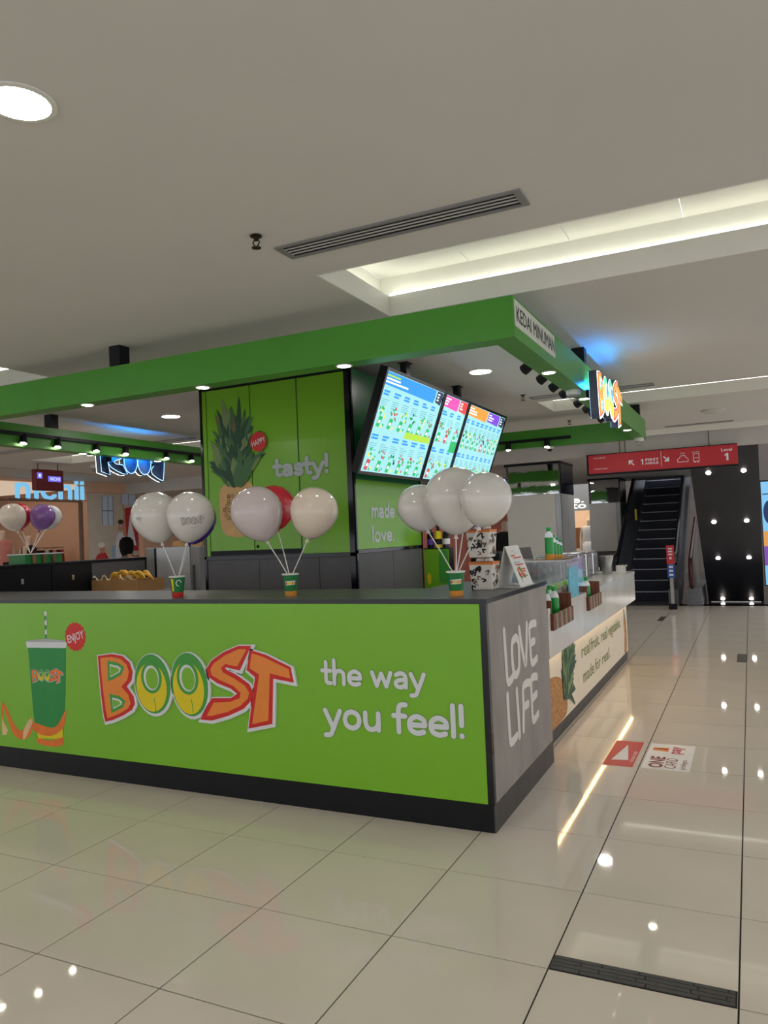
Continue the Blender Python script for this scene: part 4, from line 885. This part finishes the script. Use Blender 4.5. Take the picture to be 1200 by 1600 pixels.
# ---------------------------------------------------------------- escalator going up
es = empty('escalator', (-.62,12,0), 'dark escalator rising away beyond the white counter', 'escalator')
RUN, RISE, EY = .346, .20, 12.05
line = mat('step_edge_line', S(200,208,220), .4, var=.05)
nb = 24
for k in range(nb):
    y = EY+k*RUN; z = k*RISE
    st = MB().box((-1.04,y,max(z-.25,.0)), (-.20,y+RUN+.02,z+RISE-.004), 0).build('step', M['navy'], es)
    MB().box((-1.04,y-.003,z+RISE-.016), (-.20,y+.012,z+RISE), 0).build('step_nosing', line, st)
MB().box((-1.04,11.3,.0005), (-.20,12.05,.012)).build('comb_plate', mat('comb_plate', S(90,90,94), .35, .7, var=.1, scale=40), es)
stl = mat('dark_balustrade_steel', S(112,114,120), .28, .7, var=.08)
def incl(x0, x1, h0, h1, m, nm, ya=11.2, parent=es):
    zz = lambda y: max(0, (y-EY)/RUN*RISE); yb = EY+nb*RUN
    ps = [ya, EY-.2, EY+.15, yb]; b = MB(); vs = []
    for y in ps: vs += [(x0,y,zz(y)+h0),(x1,y,zz(y)+h0),(x1,y,zz(y)+h1),(x0,y,zz(y)+h1)]
    for i in range(len(ps)-1): b.add(vs[4*i:4*i+8], [(0,1,5,4),(1,2,6,5),(2,3,7,6),(3,0,4,7)])
    b.add(vs[:4], [(0,1,2,3)]); b.add(vs[-4:], [(0,1,2,3)])
    return b.build(nm, m, parent)
for xa, xb in ((-1.34,-1.05), (-.19,-.02)):
    incl(xa, xb, 0, .30, stl, 'skirt'); incl((xa+xb)/2-.015, (xa+xb)/2+.015, .30, .90, stl, 'balustrade_panel', 11.0)
    xm = (xa+xb)/2; pts = [(xm,11.05,.35),(xm,10.86,.42),(xm,10.80,.62),(xm,10.86,.84),(xm,11.05,.93),(xm,EY-.1,.93),(xm,EY+.4,.93+.2),(xm,EY+nb*RUN,.93+nb*RISE)]
    MB().tube(spline(pts, 4), .04, 8).build('handrail', M['blackgloss'], es, smooth=True)
MB().box((-1.02,13.6,1.62), (-1.015,13.85,1.86)).build('warning_sticker', M['yellow'], es)
# notice on the newel
r = empty('escalator_notice', (-.09,10.6,0), 'narrow red and blue notice board on a post before the escalator', 'notice board')
MB().box((-.14,10.6,.0), (.0,10.66,.10)).build('foot', M['black'], r)
MB().box((-.10,10.615,.10), (-.04,10.645,.80)).build('post', M['chrome'], r)
MB().box((-.135,10.605,.80), (-.005,10.614,1.13)).build('red_card', M['redsign'], r)
MB().box((-.135,10.605,.56), (-.005,10.614,.79)).build('blue_card', mat('blue_card', S(40,80,170), .4, var=.1), r)
nf = F((-.135,10.6048,.56),(1,0,0),(0,0,1)); b = MB()
for k in range(3): b.rect(nf, .03, .40+k*.05, .10, .425+k*.05, 0, .001)
b.ell(nf, .065, .345, .022, .022, 0, .001)
for k in range(3): b.rect(nf, .03, .03+k*.07, .10, .07+k*.07, 0, .001)
b.build('pictograms', M['wtext'], r)
# second escalator seen from below
e2 = empty('overhead_escalator', (.91,12.1,0), 'black underside of a second escalator dotted with round lights', 'escalator')
xa, xb = .44, 1.39
dkm = mat('black_soffit', S(34,34,42), .35, var=.1, scale=3)
MB().hexa([(xa,12.15,0),(xb,12.15,0),(xb,12.9,0),(xa,12.9,0), (xa,8.5,2.62),(xb,8.5,2.62),(xb,8.6,3.6),(xa,8.6,3.6)]).build('soffit', dkm, e2)
sl = Vector((0,-3.65,2.62)).normalized(); nn = Vector((0,-2.62,-3.65)).normalized()
lm = em('soffit_lamp', (1.,.92,.84), 22.)
for k, q in enumerate((.05,1.45,2.55,3.85)):
    for x in (.69,1.18):
        p = Vector((x,12.15,0))+sl*(q+.05); MB().lathe(p+nn*.001, [(.035,0),(.035,.012),(.028,.016)], 16, axis=nn).build('soffit_lamp', lm, e2)
MB().box((xa+.05,12.0,.0), (xb-.05,12.03,.012)).build('floor_strip', M['chrome'], e2)
r = empty('steel_barrier', (.24,11.3,0), 'polished steel balustrade with looped handrail between the two escalators', 'railing')
MB().box((.12,11.3,0), (.38,13.2,.32)).build('skirt', stl, r)
MB().hexa([(.20,11.2,.32),(.24,11.2,.32),(.24,13.2,.32),(.20,13.2,.32),(.20,11.2,.86),(.24,11.2,.86),(.24,13.2,1.5),(.20,13.2,1.5)]).build('panel', M['chrome'], r)
MB().tube(spline([(.22,11.2,.34),(.22,11.03,.42),(.22,10.98,.62),(.22,11.04,.84),(.22,11.25,.92),(.22,13.2,1.6)], 4), .035, 8).build('handrail', mat('maroon_rail', S(70,26,26), .3), r, smooth=True)
# lightbox at the right edge
r = empty('advert_lightbox', (1.9,12.2,0), 'tall glowing blue advert lightbox at the right picture edge', 'lightbox')
MB().box((1.42,12.15,.28), (2.5,12.3,2.25)).build('frame', M['blackgloss'], r); lf = F((1.44,12.148,.3),(1,0,0),(0,0,1))
MB().rect(lf, 0, 1.0, 1.04, 1.92, 0, .003, 0).rect(lf, 0, .72, 1.04, 1.0, 0, .003, 1).rect(lf, 0, .36, 1.04, .72, 0, .003, 2).rect(lf, 0, 0, 1.04, .36, 0, .003, 0).rect(lf, .02, 1.68, .9, 1.70, .003, .005, 3).ell(lf, .12, 1.35, .10, .22, .003, .004, 3).build('advert', [em('advert_blue', (.25,.62,.95), .8), em('advert_orange', (.9,.42,.12), .7), em('advert_purple', (.30,.12,.6), .6), em('advert_navy', (.03,.06,.2), .5)], r)
MB().box((1.5,12.16,0), (2.4,12.29,.28)).build('base', M['black'], r)

# ---------------------------------------------------------------- red direction sign
r = empty('direction_sign', (.08,8.22,2.3), 'long red hanging direction sign before the escalators', 'sign')
MB().box((-.965,8.205,2.325), (1.12,8.285,2.61)).build('box', M['redsign'], r)
DF = F((-.955,8.2045,2.325),(1,0,0),(0,0,1))
MB().box((-.99,8.195,2.30), (-.965,8.295,2.61)).box((-.99,8.195,2.61), (1.12,8.295,2.62)).box((-.965,8.195,2.30), (1.12,8.295,2.325)).build('frame', M['black'], r)
for x in (-.5,-.42,.75): MB().cyl((x,8.26,2.62), (x,8.26,CZ), .007, n=8).build('rod', M['darkgrey'], r)
wm = em('sign_lettering', (.85,.8,.78), .35)
def arrow(b, cx, cy, s, flip):
    P = [(-1,-.75),(-.75,-1),(.35,.1),(.35,-.55),(.8,-.55),(.8,.8),(-.55,.8),(-.55,.35),(.1,.35)]
    a = -1 if flip == 'ul' else 1; c = 1 if flip == 'ul' else -1
    b.plate(DF, [(cx+a*p[0]*s, cy+c*p[1]*s) for p in P], 0, .002)
b = MB(); arrow(b, .62, .13, .045, 'ul'); b.build('arrow', wm, r); b = MB(); arrow(b, 1.12, .145, .045, 'dr'); b.build('arrow', wm, r)
MB().plate(DF, [(.752,.148),(.778,.170),(.792,.170),(.792,.088),(.775,.088),(.775,.148)], 0, .002).build('wording', wm, r)
MB().text(DF.at(.82,.135), 'FIRST', .055, 0, .002, 0, bold=.001, fit=.19).build('wording', wm, r)
MB().text(DF.at(.82,.085), 'AVENUE', .05, 0, .002, 0, bold=.001, fit=.19).build('wording', wm, r)
MB().rect(DF, 1.045, .04, 1.05, .26, 0, .002).build('divider', wm, r)
MB().stroke(DF, [(1.275,.085),(1.268,.12),(1.30,.14),(1.315,.175),(1.375,.175),(1.395,.14),(1.42,.12),(1.415,.085),(1.275,.085)], .008, 0, .002, smooth=False).text(DF.at(1.31,.20), 'TAXI', .03, 0, .002, 0).build('taxi_pictogram', wm, r)
MB().stroke(DF, [(1.49,.08),(1.49,.19),(1.565,.19),(1.565,.08),(1.49,.08)], .008, 0, .002, smooth=False).stroke(DF, [(1.49,.13),(1.565,.13)], .006, 0, .002, smooth=False).text(DF.at(1.47,.205), 'BUS STOP', .024, 0, .002, 0).rect(DF, 1.50, .062, 1.515, .08, 0, .002).rect(DF, 1.54, .062, 1.555, .08, 0, .002).build('bus_pictogram', wm, r)
MB().text(DF.at(1.86,.195), 'Level', .06, 0, .002, 0, bold=.001, fit=.14).plate(DF, [(1.895,.135),(1.930,.165),(1.952,.165),(1.952,.06),(1.926,.06),(1.926,.130)], 0, .002).build('level_lettering', wm, r)
MB().text(DF.at(.07,.225), 'YOU ARE AT', .032, 0, .002, 0, fit=.18).text(DF.at(.07,.06), 'CENTRE COURT', .028, 0, .002, 0, fit=.2).build('small_wording', wm, r)

# ---------------------------------------------------------------- mirror clad columns
def mcol(xa, xb, ya, yb, zs, lb, ztop=2.6):
    r = empty('mirror_column', ((xa+xb)/2,(ya+yb)/2,0), lb, 'column')
    MB().box((xa,ya,0), (xb,yb,ztop-.03)).build('core', M['darkgrey'], r)
    MB().box((xa+.05,ya-.02,zs), (xb-.02,ya,ztop-.04)).build('mirror_panel', M['mirror'], r)
    MB().box((xa,ya-.03,.95), (xb-.09,ya,zs-.004)).build('grey_panel', mat('pale_grey_board', S(214,213,207), .6, var=.02), r)
    MB().box((xb-.085,ya-.025,.0), (xb,ya,zs-.004)).build('edge_post', M['chrome'], r)
    MB().box((xb,ya,.0), (xb+.012,ya+(yb-ya)*.45,zs-.004)).box((xb,ya+(yb-ya)*.46,.0), (xb+.012,yb,zs-.004)).build('side_panel', M['grey'], r)
    MB().box((xb,ya,zs), (xb+.014,yb,ztop-.04)).build('side_mirror', mat('dark_mirror', S(46,48,66), .06, .9, var=.1, scale=3, bump=.1), r)
    MB().box((xa,ya-.03,.0), (xb-.09,ya,.94)).build('lower_panel', M['darkgrey'], r)
    MB().box((xa-.02,ya-.035,ztop-.04), (xb+.02,yb,ztop)).build('shadow_gap', M['black'], r)
mcol(-2.38, -1.49, 8.55, 9.5, 2.075, 'square column with mirror top and pale grey board behind the kiosk')
mcol(-2.06, -1.38, 14.0, 14.9, 2.04, 'farther narrow mirror column beside the escalator')
# far shop between the columns
fs = empty('far_shop_front', (-3.0,17.4,0), 'warmly lit far shop front with pale lettering between the mirror columns', 'shop front')
MB().box((-5.2,17.4,1.97), (-2.45,17.6,3.2)).build('fascia', M['bulk'], fs)
MB().box((-5.2,19.0,0), (-2.45,19.1,3.0)).build('back_wall', mat('glowing_warm_wall', S(236,196,158), .7, emit=.35), fs)  # wall glows by itself: warm shop light put into its colour
MB().text(F((-3.48,17.399,2.03),(1,0,0),(0,0,1)), 'nito', .24, 0, .01, 0, bold=.002, fit=.68).build('lettering', em('warm_white_letters', (1,.96,.86), 1.6), fs)
MB().text(F((-3.30,17.399,2.19),(1,0,0),(0,0,1)), "le.", .23, 0, .01, 0, bold=.002, fit=.44).build('lettering', em('warm_white_letters_upper', (1,.96,.86), 1.6), fs)
MB().box((-4.6,17.65,2.2), (-2.6,17.75,2.26)).build('fill_light_bar', em('far_shop_fill', (1,.8,.55), 8.), fs)  # unseen bar behind the fascia, added to light the mannequin
for k in range(5): MB().box((-4.4+k*.42,18.75,.9+.2*(k % 2)), (-4.1+k*.42,18.95,1.5)).build('shelf_box', M['wood'], fs)

tag(MB().box((-5.6,11.0,0), (-2.95,11.1,1.84)).box((-5.6,11.1,0), (-5.5,11.5,1.84)).build('hoarding', mat('terracotta_board', S(188,112,98), .7, var=.06)), 'low terracotta hoarding board behind the black topped mannequin', 'board')
# ---------------------------------------------------------------- figures
def blob(name, verts, edges, radii, m, parent, sub=1):
    me = bpy.data.meshes.new(name); me.from_pydata([Vector(v) for v in verts], edges, []); me.materials.append(m)
    o = bpy.data.objects.new(name, me); COL.objects.link(o); o.parent = parent
    sk = o.modifiers.new('skin', 'SKIN'); sk.use_smooth_shade = True
    for v, r_ in zip(me.skin_vertices[0].data, radii): v.radius = r_ if isinstance(r_, tuple) else (r_, r_)
    me.skin_vertices[0].data[0].use_root = True
    ss = o.modifiers.new('sub', 'SUBSURF'); ss.levels = sub; ss.render_levels = sub
    return o
def figure(name, loc, rz, h, skin, lb, cat, top=None, bottom=None, hair=None, arm='down', skirt=False, group=None):
    r = empty(name, loc, lb, cat, group, rz); k = h/1.7
    V = [(0,0,.95),(0,0,1.15),(0,0,1.38),(0,0,1.47),(0,-.01,1.56),(0,-.015,1.66),(.17,0,1.40),(-.17,0,1.40)]
    R = [(.13,.09),(.12,.085),(.15,.085),.05,(.075,.09),(.06,.075),.055,.055]
    E = [(0,1),(1,2),(2,3),(3,4),(4,5),(2,6),(2,7)]
    for s in (1,-1):
        i = len(V); sh = 6 if s > 0 else 7
        if arm == 'hip' and s > 0: P = [(.30*s,.06,1.18),(.18*s,-.12,1.02),(.13*s,-.16,1.0)]
        else: P = [(.22*s,.02,1.14),(.23*s,-.04,.90),(.23*s,-.06,.80)]
        V += P; R += [.043,.034,.028]; E += [(sh,i),(i,i+1),(i+1,i+2)]
        i = len(V); V += [(.09*s,0,.88),(.10*s,-.01,.50),(.10*s,.02,.09),(.10*s,-.12,.04)]; R += [.085,.058,.04,.035]; E += [(0,i),(i,i+1),(i+1,i+2),(i+2,i+3)]
    blob('body', [(x*k,y*k,z*k) for x, y, z in V], E, [tuple(q*k for q in (a if isinstance(a, tuple) else (a,a))) for a in R], skin, r)
    def shell(nm, prof, m):
        b = MB(); b.ring([[(math.cos(t)*a*k, math.sin(t)*c*k, z*k) for t in [2*math.pi*i/20 for i in range(20)]] for a, c, z in prof], 0, False)
        o = b.build(nm, m, r, True, world=False); o.modifiers.new('t', 'SOLIDIFY').thickness = .006; return o
    if top: shell('top', [(.185,.13,.92),(.165,.12,1.08),(.18,.13,1.25),(.20,.125,1.36),(.19,.10,1.42),(.10,.075,1.455)], top)
    if bottom: shell('skirt' if skirt else 'trousers', [(.34,.30,.30),(.27,.23,.6),(.20,.16,.9),(.165,.125,1.04)] if skirt else [(.17,.12,.12),(.18,.125,.5),(.19,.135,.85),(.17,.125,1.02)], bottom)
    if hair: MB().ring([[(math.cos(t)*a*k, (.02+math.sin(t)*c)*k, z*k) for t in [2*math.pi*i/18 for i in range(18)]] for a, c, z in [(.075,.07,1.44),(.105,.10,1.50),(.112,.115,1.60),(.10,.105,1.68),(.06,.065,1.73),(.01,.01,1.745)]]).build('hair', hair, r, True, world=False)
    return r
figure('mannequin', (-2.84,18.0,.02), .2, 1.78, M['manskin'], 'pale mannequin in white top inside the far warm shop', 'mannequin', M['wcloth'], M['wcloth'], arm='hip', skirt=True)
figure('mannequin', (-2.80,9.75,.02), .3, 1.72, M['manskin'], 'mannequin in black top and long white skirt behind the tent card', 'mannequin', M['bcloth'], M['wcloth'], skirt=True)
figure('person', (-7.27,5.0,0), 2.6, 1.62, M['skin'], 'person with short black hair seen from behind beyond the left counter', 'person', M['brown'], M['bcloth'], M['hair'])

# ---------------------------------------------------------------- clothing shop at the left
WX = -10.5
sh_ = struct(MB().box((WX-.15,8.75,0), (WX,13.5,CZ)).box((WX-.15,7.15,0), (WX,8.75,1.0)).box((WX-.15,7.15,2.62), (WX,8.75,CZ)).box((WX-.15,-2,2.80), (WX,7.15,CZ)).build('wall_left', M['peach']))
struct(MB().box((WX,-2,CZ-.012), (-9.35,11.5,CZ-.002)).build('ceiling_shade_strip', M['bulk']))  # grey sheet stands in for the shaded band of ceiling
struct(MB().box((-16,-2,2.86), (WX-.16,13.5,2.95)).build('ceiling_shop', M['peach']))
struct(MB().box((-15.2,-2,0), (-15,13.5,2.86)).build('wall_shop_back', M['brown']))
struct(MB().box((-15,8.75,0), (WX-.16,8.85,2.86)).build('wall_shop_side', M['peach']))
struct(MB().box((WX-.06,-2,2.405), (WX,7.15,2.43)).box((WX-.06,7.09,0), (WX,7.15,2.405)).build('trim_4', M['brown']))
WF = F((WX+.002,0,0),(0,1,0),(0,0,1))
shl = empty('shop_letters', (WX,6.4,2.43), 'glowing pale blue nichii shop letters over the clothing shop opening', 'sign')
bl = em('pale_blue_letters', (.22,.62,.95), .8)
x = 5.60
def nl(P, w=.062):
    b = MB()
    for p in P: b.stroke(WF, p, w, 0, .05, 0, smooth=len(p) > 2); b.stroke(WF, p, w, 0, .0, 0, smooth=len(p) > 2)
    b.build('letter', bl, shl)
def n_(x): return [[(x,2.47),(x,2.70)], [(x,2.62),(x+.06,2.69),(x+.16,2.70),(x+.22,2.63),(x+.22,2.47)]]
def i_(x): return [[(x,2.47),(x,2.69)], [(x,2.77),(x,2.785)]]
nl(n_(5.66)); nl(i_(6.06)); nl([[(6.46,2.655),(6.38,2.70),(6.26,2.68),(6.20,2.585),(6.26,2.49),(6.38,2.47),(6.46,2.515)]]); nl([[(6.60,2.47),(6.60,2.79)], [(6.60,2.62),(6.66,2.69),(6.76,2.70),(6.82,2.63),(6.82,2.47)]]); nl(i_(6.98)); nl(i_(7.12))
MB().box((WX-.0,5.5,2.435), (WX+.04,7.2,2.45)).build('rail', M['darkgrey'], shl)
# shop poster
po = empty('shop_poster', (WX,7.95,1.0), 'large shop poster of children at a beach hut beside the opening', 'poster')
pf = F((WX+.004,0,0),(0,1,0),(0,0,1))
MB().rect(pf, 7.25, 1.02, 8.62, 2.60, 0, .01).build('board', mat('poster_wall', S(196,186,172), .6, var=.06), po)
b = MB()
b.rect(pf, 7.62, 1.95, 7.92, 2.55, .01, .012, 0)
for q in (7.62,7.77,7.91): b.rect(pf, q, 1.95, q+.012, 2.55, .012, .013, 1)
b.rect(pf, 7.62, 2.24, 7.92, 2.255, .012, .013, 1)
b.rect(pf, 8.14, 2.38, 8.58, 2.60, .01, .012, 0)
for q in (8.14,8.35,8.56): b.rect(pf, q, 2.38, q+.012, 2.60, .012, .013, 1)
b.build('printed_windows', [mat('print_sky', S(190,206,226), .6), mat('print_dark', S(70,74,90), .6)], po)
MB().plate(pf, [(8.20,1.45),(8.60,1.40),(8.60,2.36),(8.24,2.30)], .01, .0125, 0).plate(pf, [(8.38,2.18),(8.26,1.55),(8.54,1.52)], .0125, .0135, 1).plate(pf, [(8.0,1.02),(8.6,1.02),(8.6,1.32),(8.0,1.22)], .01, .0125, 0).plate(pf, [(7.85,1.25),(8.3,1.25),(8.3,1.5),(7.85,1.55)], .01, .0122, 2).build('printed_sail', [mat('print_red', S(182,48,58), .6), mat('print_white', S(226,230,238), .6), mat('print_blue', S(150,178,206), .6)], po)
ps = mat('print_skin', S(200,140,112), .6)
b = MB().plate(pf, spline([(8.0,1.10),(7.95,1.45),(8.0,1.75),(8.10,1.80),(8.22,1.75),(8.26,1.40),(8.28,1.10)], 4, True), .013, .0145, 1).ell(pf, 8.11,1.93, .075,.10, .0145,.0155, 0).plate(pf, [(8.16,1.75),(8.26,1.70),(8.24,2.25),(8.20,2.40),(8.17,2.38),(8.19,2.2)], .0145, .0152, 0).ell(pf, 8.11,2.02, .08,.05, .0155,.016, 2).ell(pf, 8.08,1.95, .034,.026, .016,.0166, 1).ell(pf, 8.15,1.95, .034,.026, .016,.0166, 1).ell(pf, 8.08,1.95, .02,.016, .0166,.017, 2).ell(pf, 8.15,1.95, .02,.016, .0166,.017, 2).rect(pf, 8.03,1.03,8.10,1.12,.013,.014,0).rect(pf, 8.16,1.03,8.23,1.12,.013,.014,0)
b.build('printed_child', [ps, mat('print_dress', S(224,222,232), .6), mat('print_hair', S(52,36,32), .6)], po)
MB().plate(pf, spline([(7.42,1.02),(7.42,1.30),(7.55,1.40),(7.70,1.38),(7.82,1.02)], 4, True), .012, .0128, 0).ell(pf, 7.60,1.48, .07,.09, .0128,.0134, 1).ell(pf, 7.58,1.56, .09,.055, .0134,.014, 2).build('printed_seated_child', [M['rcloth'], ps, mat('print_cap', S(228,226,224), .6)], po)
# shop interior: added fill light and goods
struct(MB().box((-14.5,3.0,2.80), (-11.5,8.4,2.85)).build('shop_fill_panel', em('shop_fill_glow', (1.,.78,.58), .55)))  # glowing panel added as warm fill in place of the shop's ceiling spots
figure('mannequin', (-12.0,6.52,.28), -1.5, 1.70, M['manskin'], 'mannequin in pink blouse and dark skirt at the far left', 'mannequin', M['pink'], M['bcloth'], group='clothing shop mannequins')
figure('mannequin', (-12.15,7.25,.20), -1.2, 1.66, M['manskin'], 'mannequin in dark patterned dress, half hidden behind the balloons', 'mannequin', mat('dark_dress', S(60,40,40), .8, var=.4, scale=25), mat('dark_dress2', S(60,40,40), .8, var=.4, scale=25), arm='hip', skirt=True, group='clothing shop mannequins')
tag(MB().box((-12.3,6.2,0), (-11.7,7.3,.2)).box((-12.2,6.3,.2), (-11.8,6.75,.28)).build('mannequin_plinth', M['peach']), 'low peach plinth under the shop mannequins', 'plinth')
for j, (xr, ya, yb, lb) in enumerate(((-12.6,7.4,8.5,'clothes rail of mixed garments in the clothing shop'),(-13.8,5.0,7.9,'rear clothes rail of dark garments in the clothing shop'))):
    r = empty('clothes_rail', (xr,(ya+yb)/2,0), lb, 'clothes rail')
    for y in (ya, yb): MB().cyl((xr,y,0), (xr,y,1.55), .014, n=8).build('upright', M['chrome'], r)
    MB().cyl((xr,ya,1.55), (xr,yb,1.55), .014, n=8).build('bar', M['chrome'], r)
    n = int((yb-ya)/.1); rn = random.Random(j)
    for k in range(n):
        y = ya+.08+k*(yb-ya-.1)/n; m_ = rn.choice([M['pink'],M['wcloth'],M['bcloth'],M['brown'],M['rcloth'],M['card']]) if j == 0 else rn.choice([M['bcloth'],M['brown'],M['rcloth'],M['card'],M['bcloth']])
        MB().hexa([(xr-.2,y,.75+rn.random()*.2),(xr+.2,y,.75),(xr+.2,y+.04,.75),(xr-.2,y+.04,.8),(xr-.12,y+.01,1.5),(xr+.12,y+.01,1.5),(xr+.12,y+.03,1.5),(xr-.12,y+.03,1.5)]).build('garment', m_, r)
r = empty('display_table', (-11.6,7.9,0), 'pale display table with folded clothes behind the green cup tray', 'table')
MB().box((-11.9,7.3,1.0), (-11.2,8.5,1.04)).build('table_top', M['white'], r)
for x, y in ((-11.85,7.35),(-11.25,7.35),(-11.85,8.45),(-11.25,8.45)): MB().box((x-.02,y-.02,0), (x+.02,y+.02,1.0)).build('leg', M['white'], r)
for k in range(4): MB().box((-11.7,7.4+k*.27,1.04), (-11.35,7.6+k*.27,1.12+.03*(k % 2))).build('folded_clothes', [M['pink'],M['bcloth'],M['card'],M['wcloth']][k], r, bevel=.02)
# hanging red sign and chairs
hs = empty('hanging_sign', (-8.5,4.66,2.42), 'dark red hanging shop sign with small blue panels before the letters', 'sign')
HF = F((-8.455,0,0),(0,1,0),(0,0,1))
MB().box((-8.55,4.37,2.42), (-8.46,4.90,2.745)).build('box', mat('dark_red_box', S(120,34,40), .4, var=.03), hs, bevel=.015)
MB().rect(HF, 4.40, 2.60, 4.49, 2.69, -.005, .002, 0).rect(HF, 4.60, 2.56, 4.84, 2.645, -.005, .002, 0).text(HF.at(4.625,2.58), 'NICHII', .07, 0, .003, 1, bold=.001, fit=.19).ell(HF, 4.445, 2.645, .022, .03, 0, .003, 1).build('blue_panels', [em('sign_violet_blue', (.16,.14,.85), .9), em('sign_pale', (.75,.75,1.), 1.)], hs)
for y in (4.45,4.82): MB().cyl((-8.5,y,2.745), (-8.5,y,CZ), .008, n=8).build('rod', M['darkgrey'], hs)
for k, (x, y, lb) in enumerate(((-8.2,4.85,'wooden backed chair frame left of the shop poster figures'),(-7.9,5.9,'wooden backed chair frame right of the black haired person'))):
    r = empty('cafe_chair', (x,y,0), lb, 'chair', 'high chairs before the clothing shop')
    MB().box((x-.2,y-.22,.72), (x+.2,y+.22,.76)).build('seat', M['wood'], r)
    for a in (-.18,.18):
        for c in (-.2,.2): MB().box((x+a-.015,y+c-.015,0), (x+a+.015,y+c+.015,.72)).build('leg', M['black'], r)
    MB().box((x+.185,y-.22,.76), (x+.215,y-.19,1.25)).box((x+.185,y+.19,.76), (x+.215,y+.22,1.25)).box((x+.185,y-.19,1.22), (x+.215,y+.19,1.25)).build('back_frame', M['black'], r)
    MB().box((x+.19,y-.19,.95), (x+.205,y+.19,1.22)).build('back_panel', M['brown'], r)

# ---------------------------------------------------------------- floor stickers
r = empty('floor_sticker', (.40,1.6,0), 'red floor sticker with white triangle beside the white counter', 'sticker')
SF = F((0,0,0),(1,0,0),(0,1,0))
MB().rect(SF, .30, 1.30, .485, 1.89, .0003, .0012, 0).plate(SF, [(.335,1.42),(.44,1.44),(.39,1.80)], .0012, .0017, 1).build('print', [M['redsign'], M['wtext']], r)
TU = F((0,0,0),(0,1,0),(-1,0,0))
MB().text(F((.475,1.40,0),(0,1,0),(-1,0,0)), 'YOUR STEP', .03, 0, .0017, 0, fit=.25).build('small_wording', M['wtext'], r)
r = empty('floor_sticker', (.68,1.6,0), 'white ONE CARD floor sticker with phone picture', 'sticker')
MB().rect(SF, .535, 1.30, .82, 1.885, .0003, .0012, 0).build('print', [M['wcloth']], r)
mar = mat('maroon_ink', S(130,24,40), .5)
MB().text(F((.655,1.335,0),(0,1,0),(-1,0,0)), 'ONE', .12, 0, .0016, 0, bold=.004, fit=.24).build('one_lettering', mar, r)
MB().text(F((.735,1.335,0),(0,1,0),(-1,0,0)), 'CARD', .10, 0, .0016, 0, fit=.22).text(F((.79,1.335,0),(0,1,0),(-1,0,0)), 'privileges', .05, 0, .0016, 0, fit=.2).build('card_lettering', mar, r)
MB().text(F((.735,1.66,0),(0,1,0),(-1,0,0)), 'pay', .11, 0, .0016, 0, bold=.003, fit=.17).build('pay_lettering', M['redsign'], r)
MB().plate(SF, [(.56,1.72),(.66,1.70),(.66,1.80),(.56,1.78)], .0012, .0016, 0).plate(SF, [(.57,1.755),(.655,1.75),(.655,1.77),(.57,1.77)], .0016, .002, 1).build('card_picture', [M['orange'], mar], r)
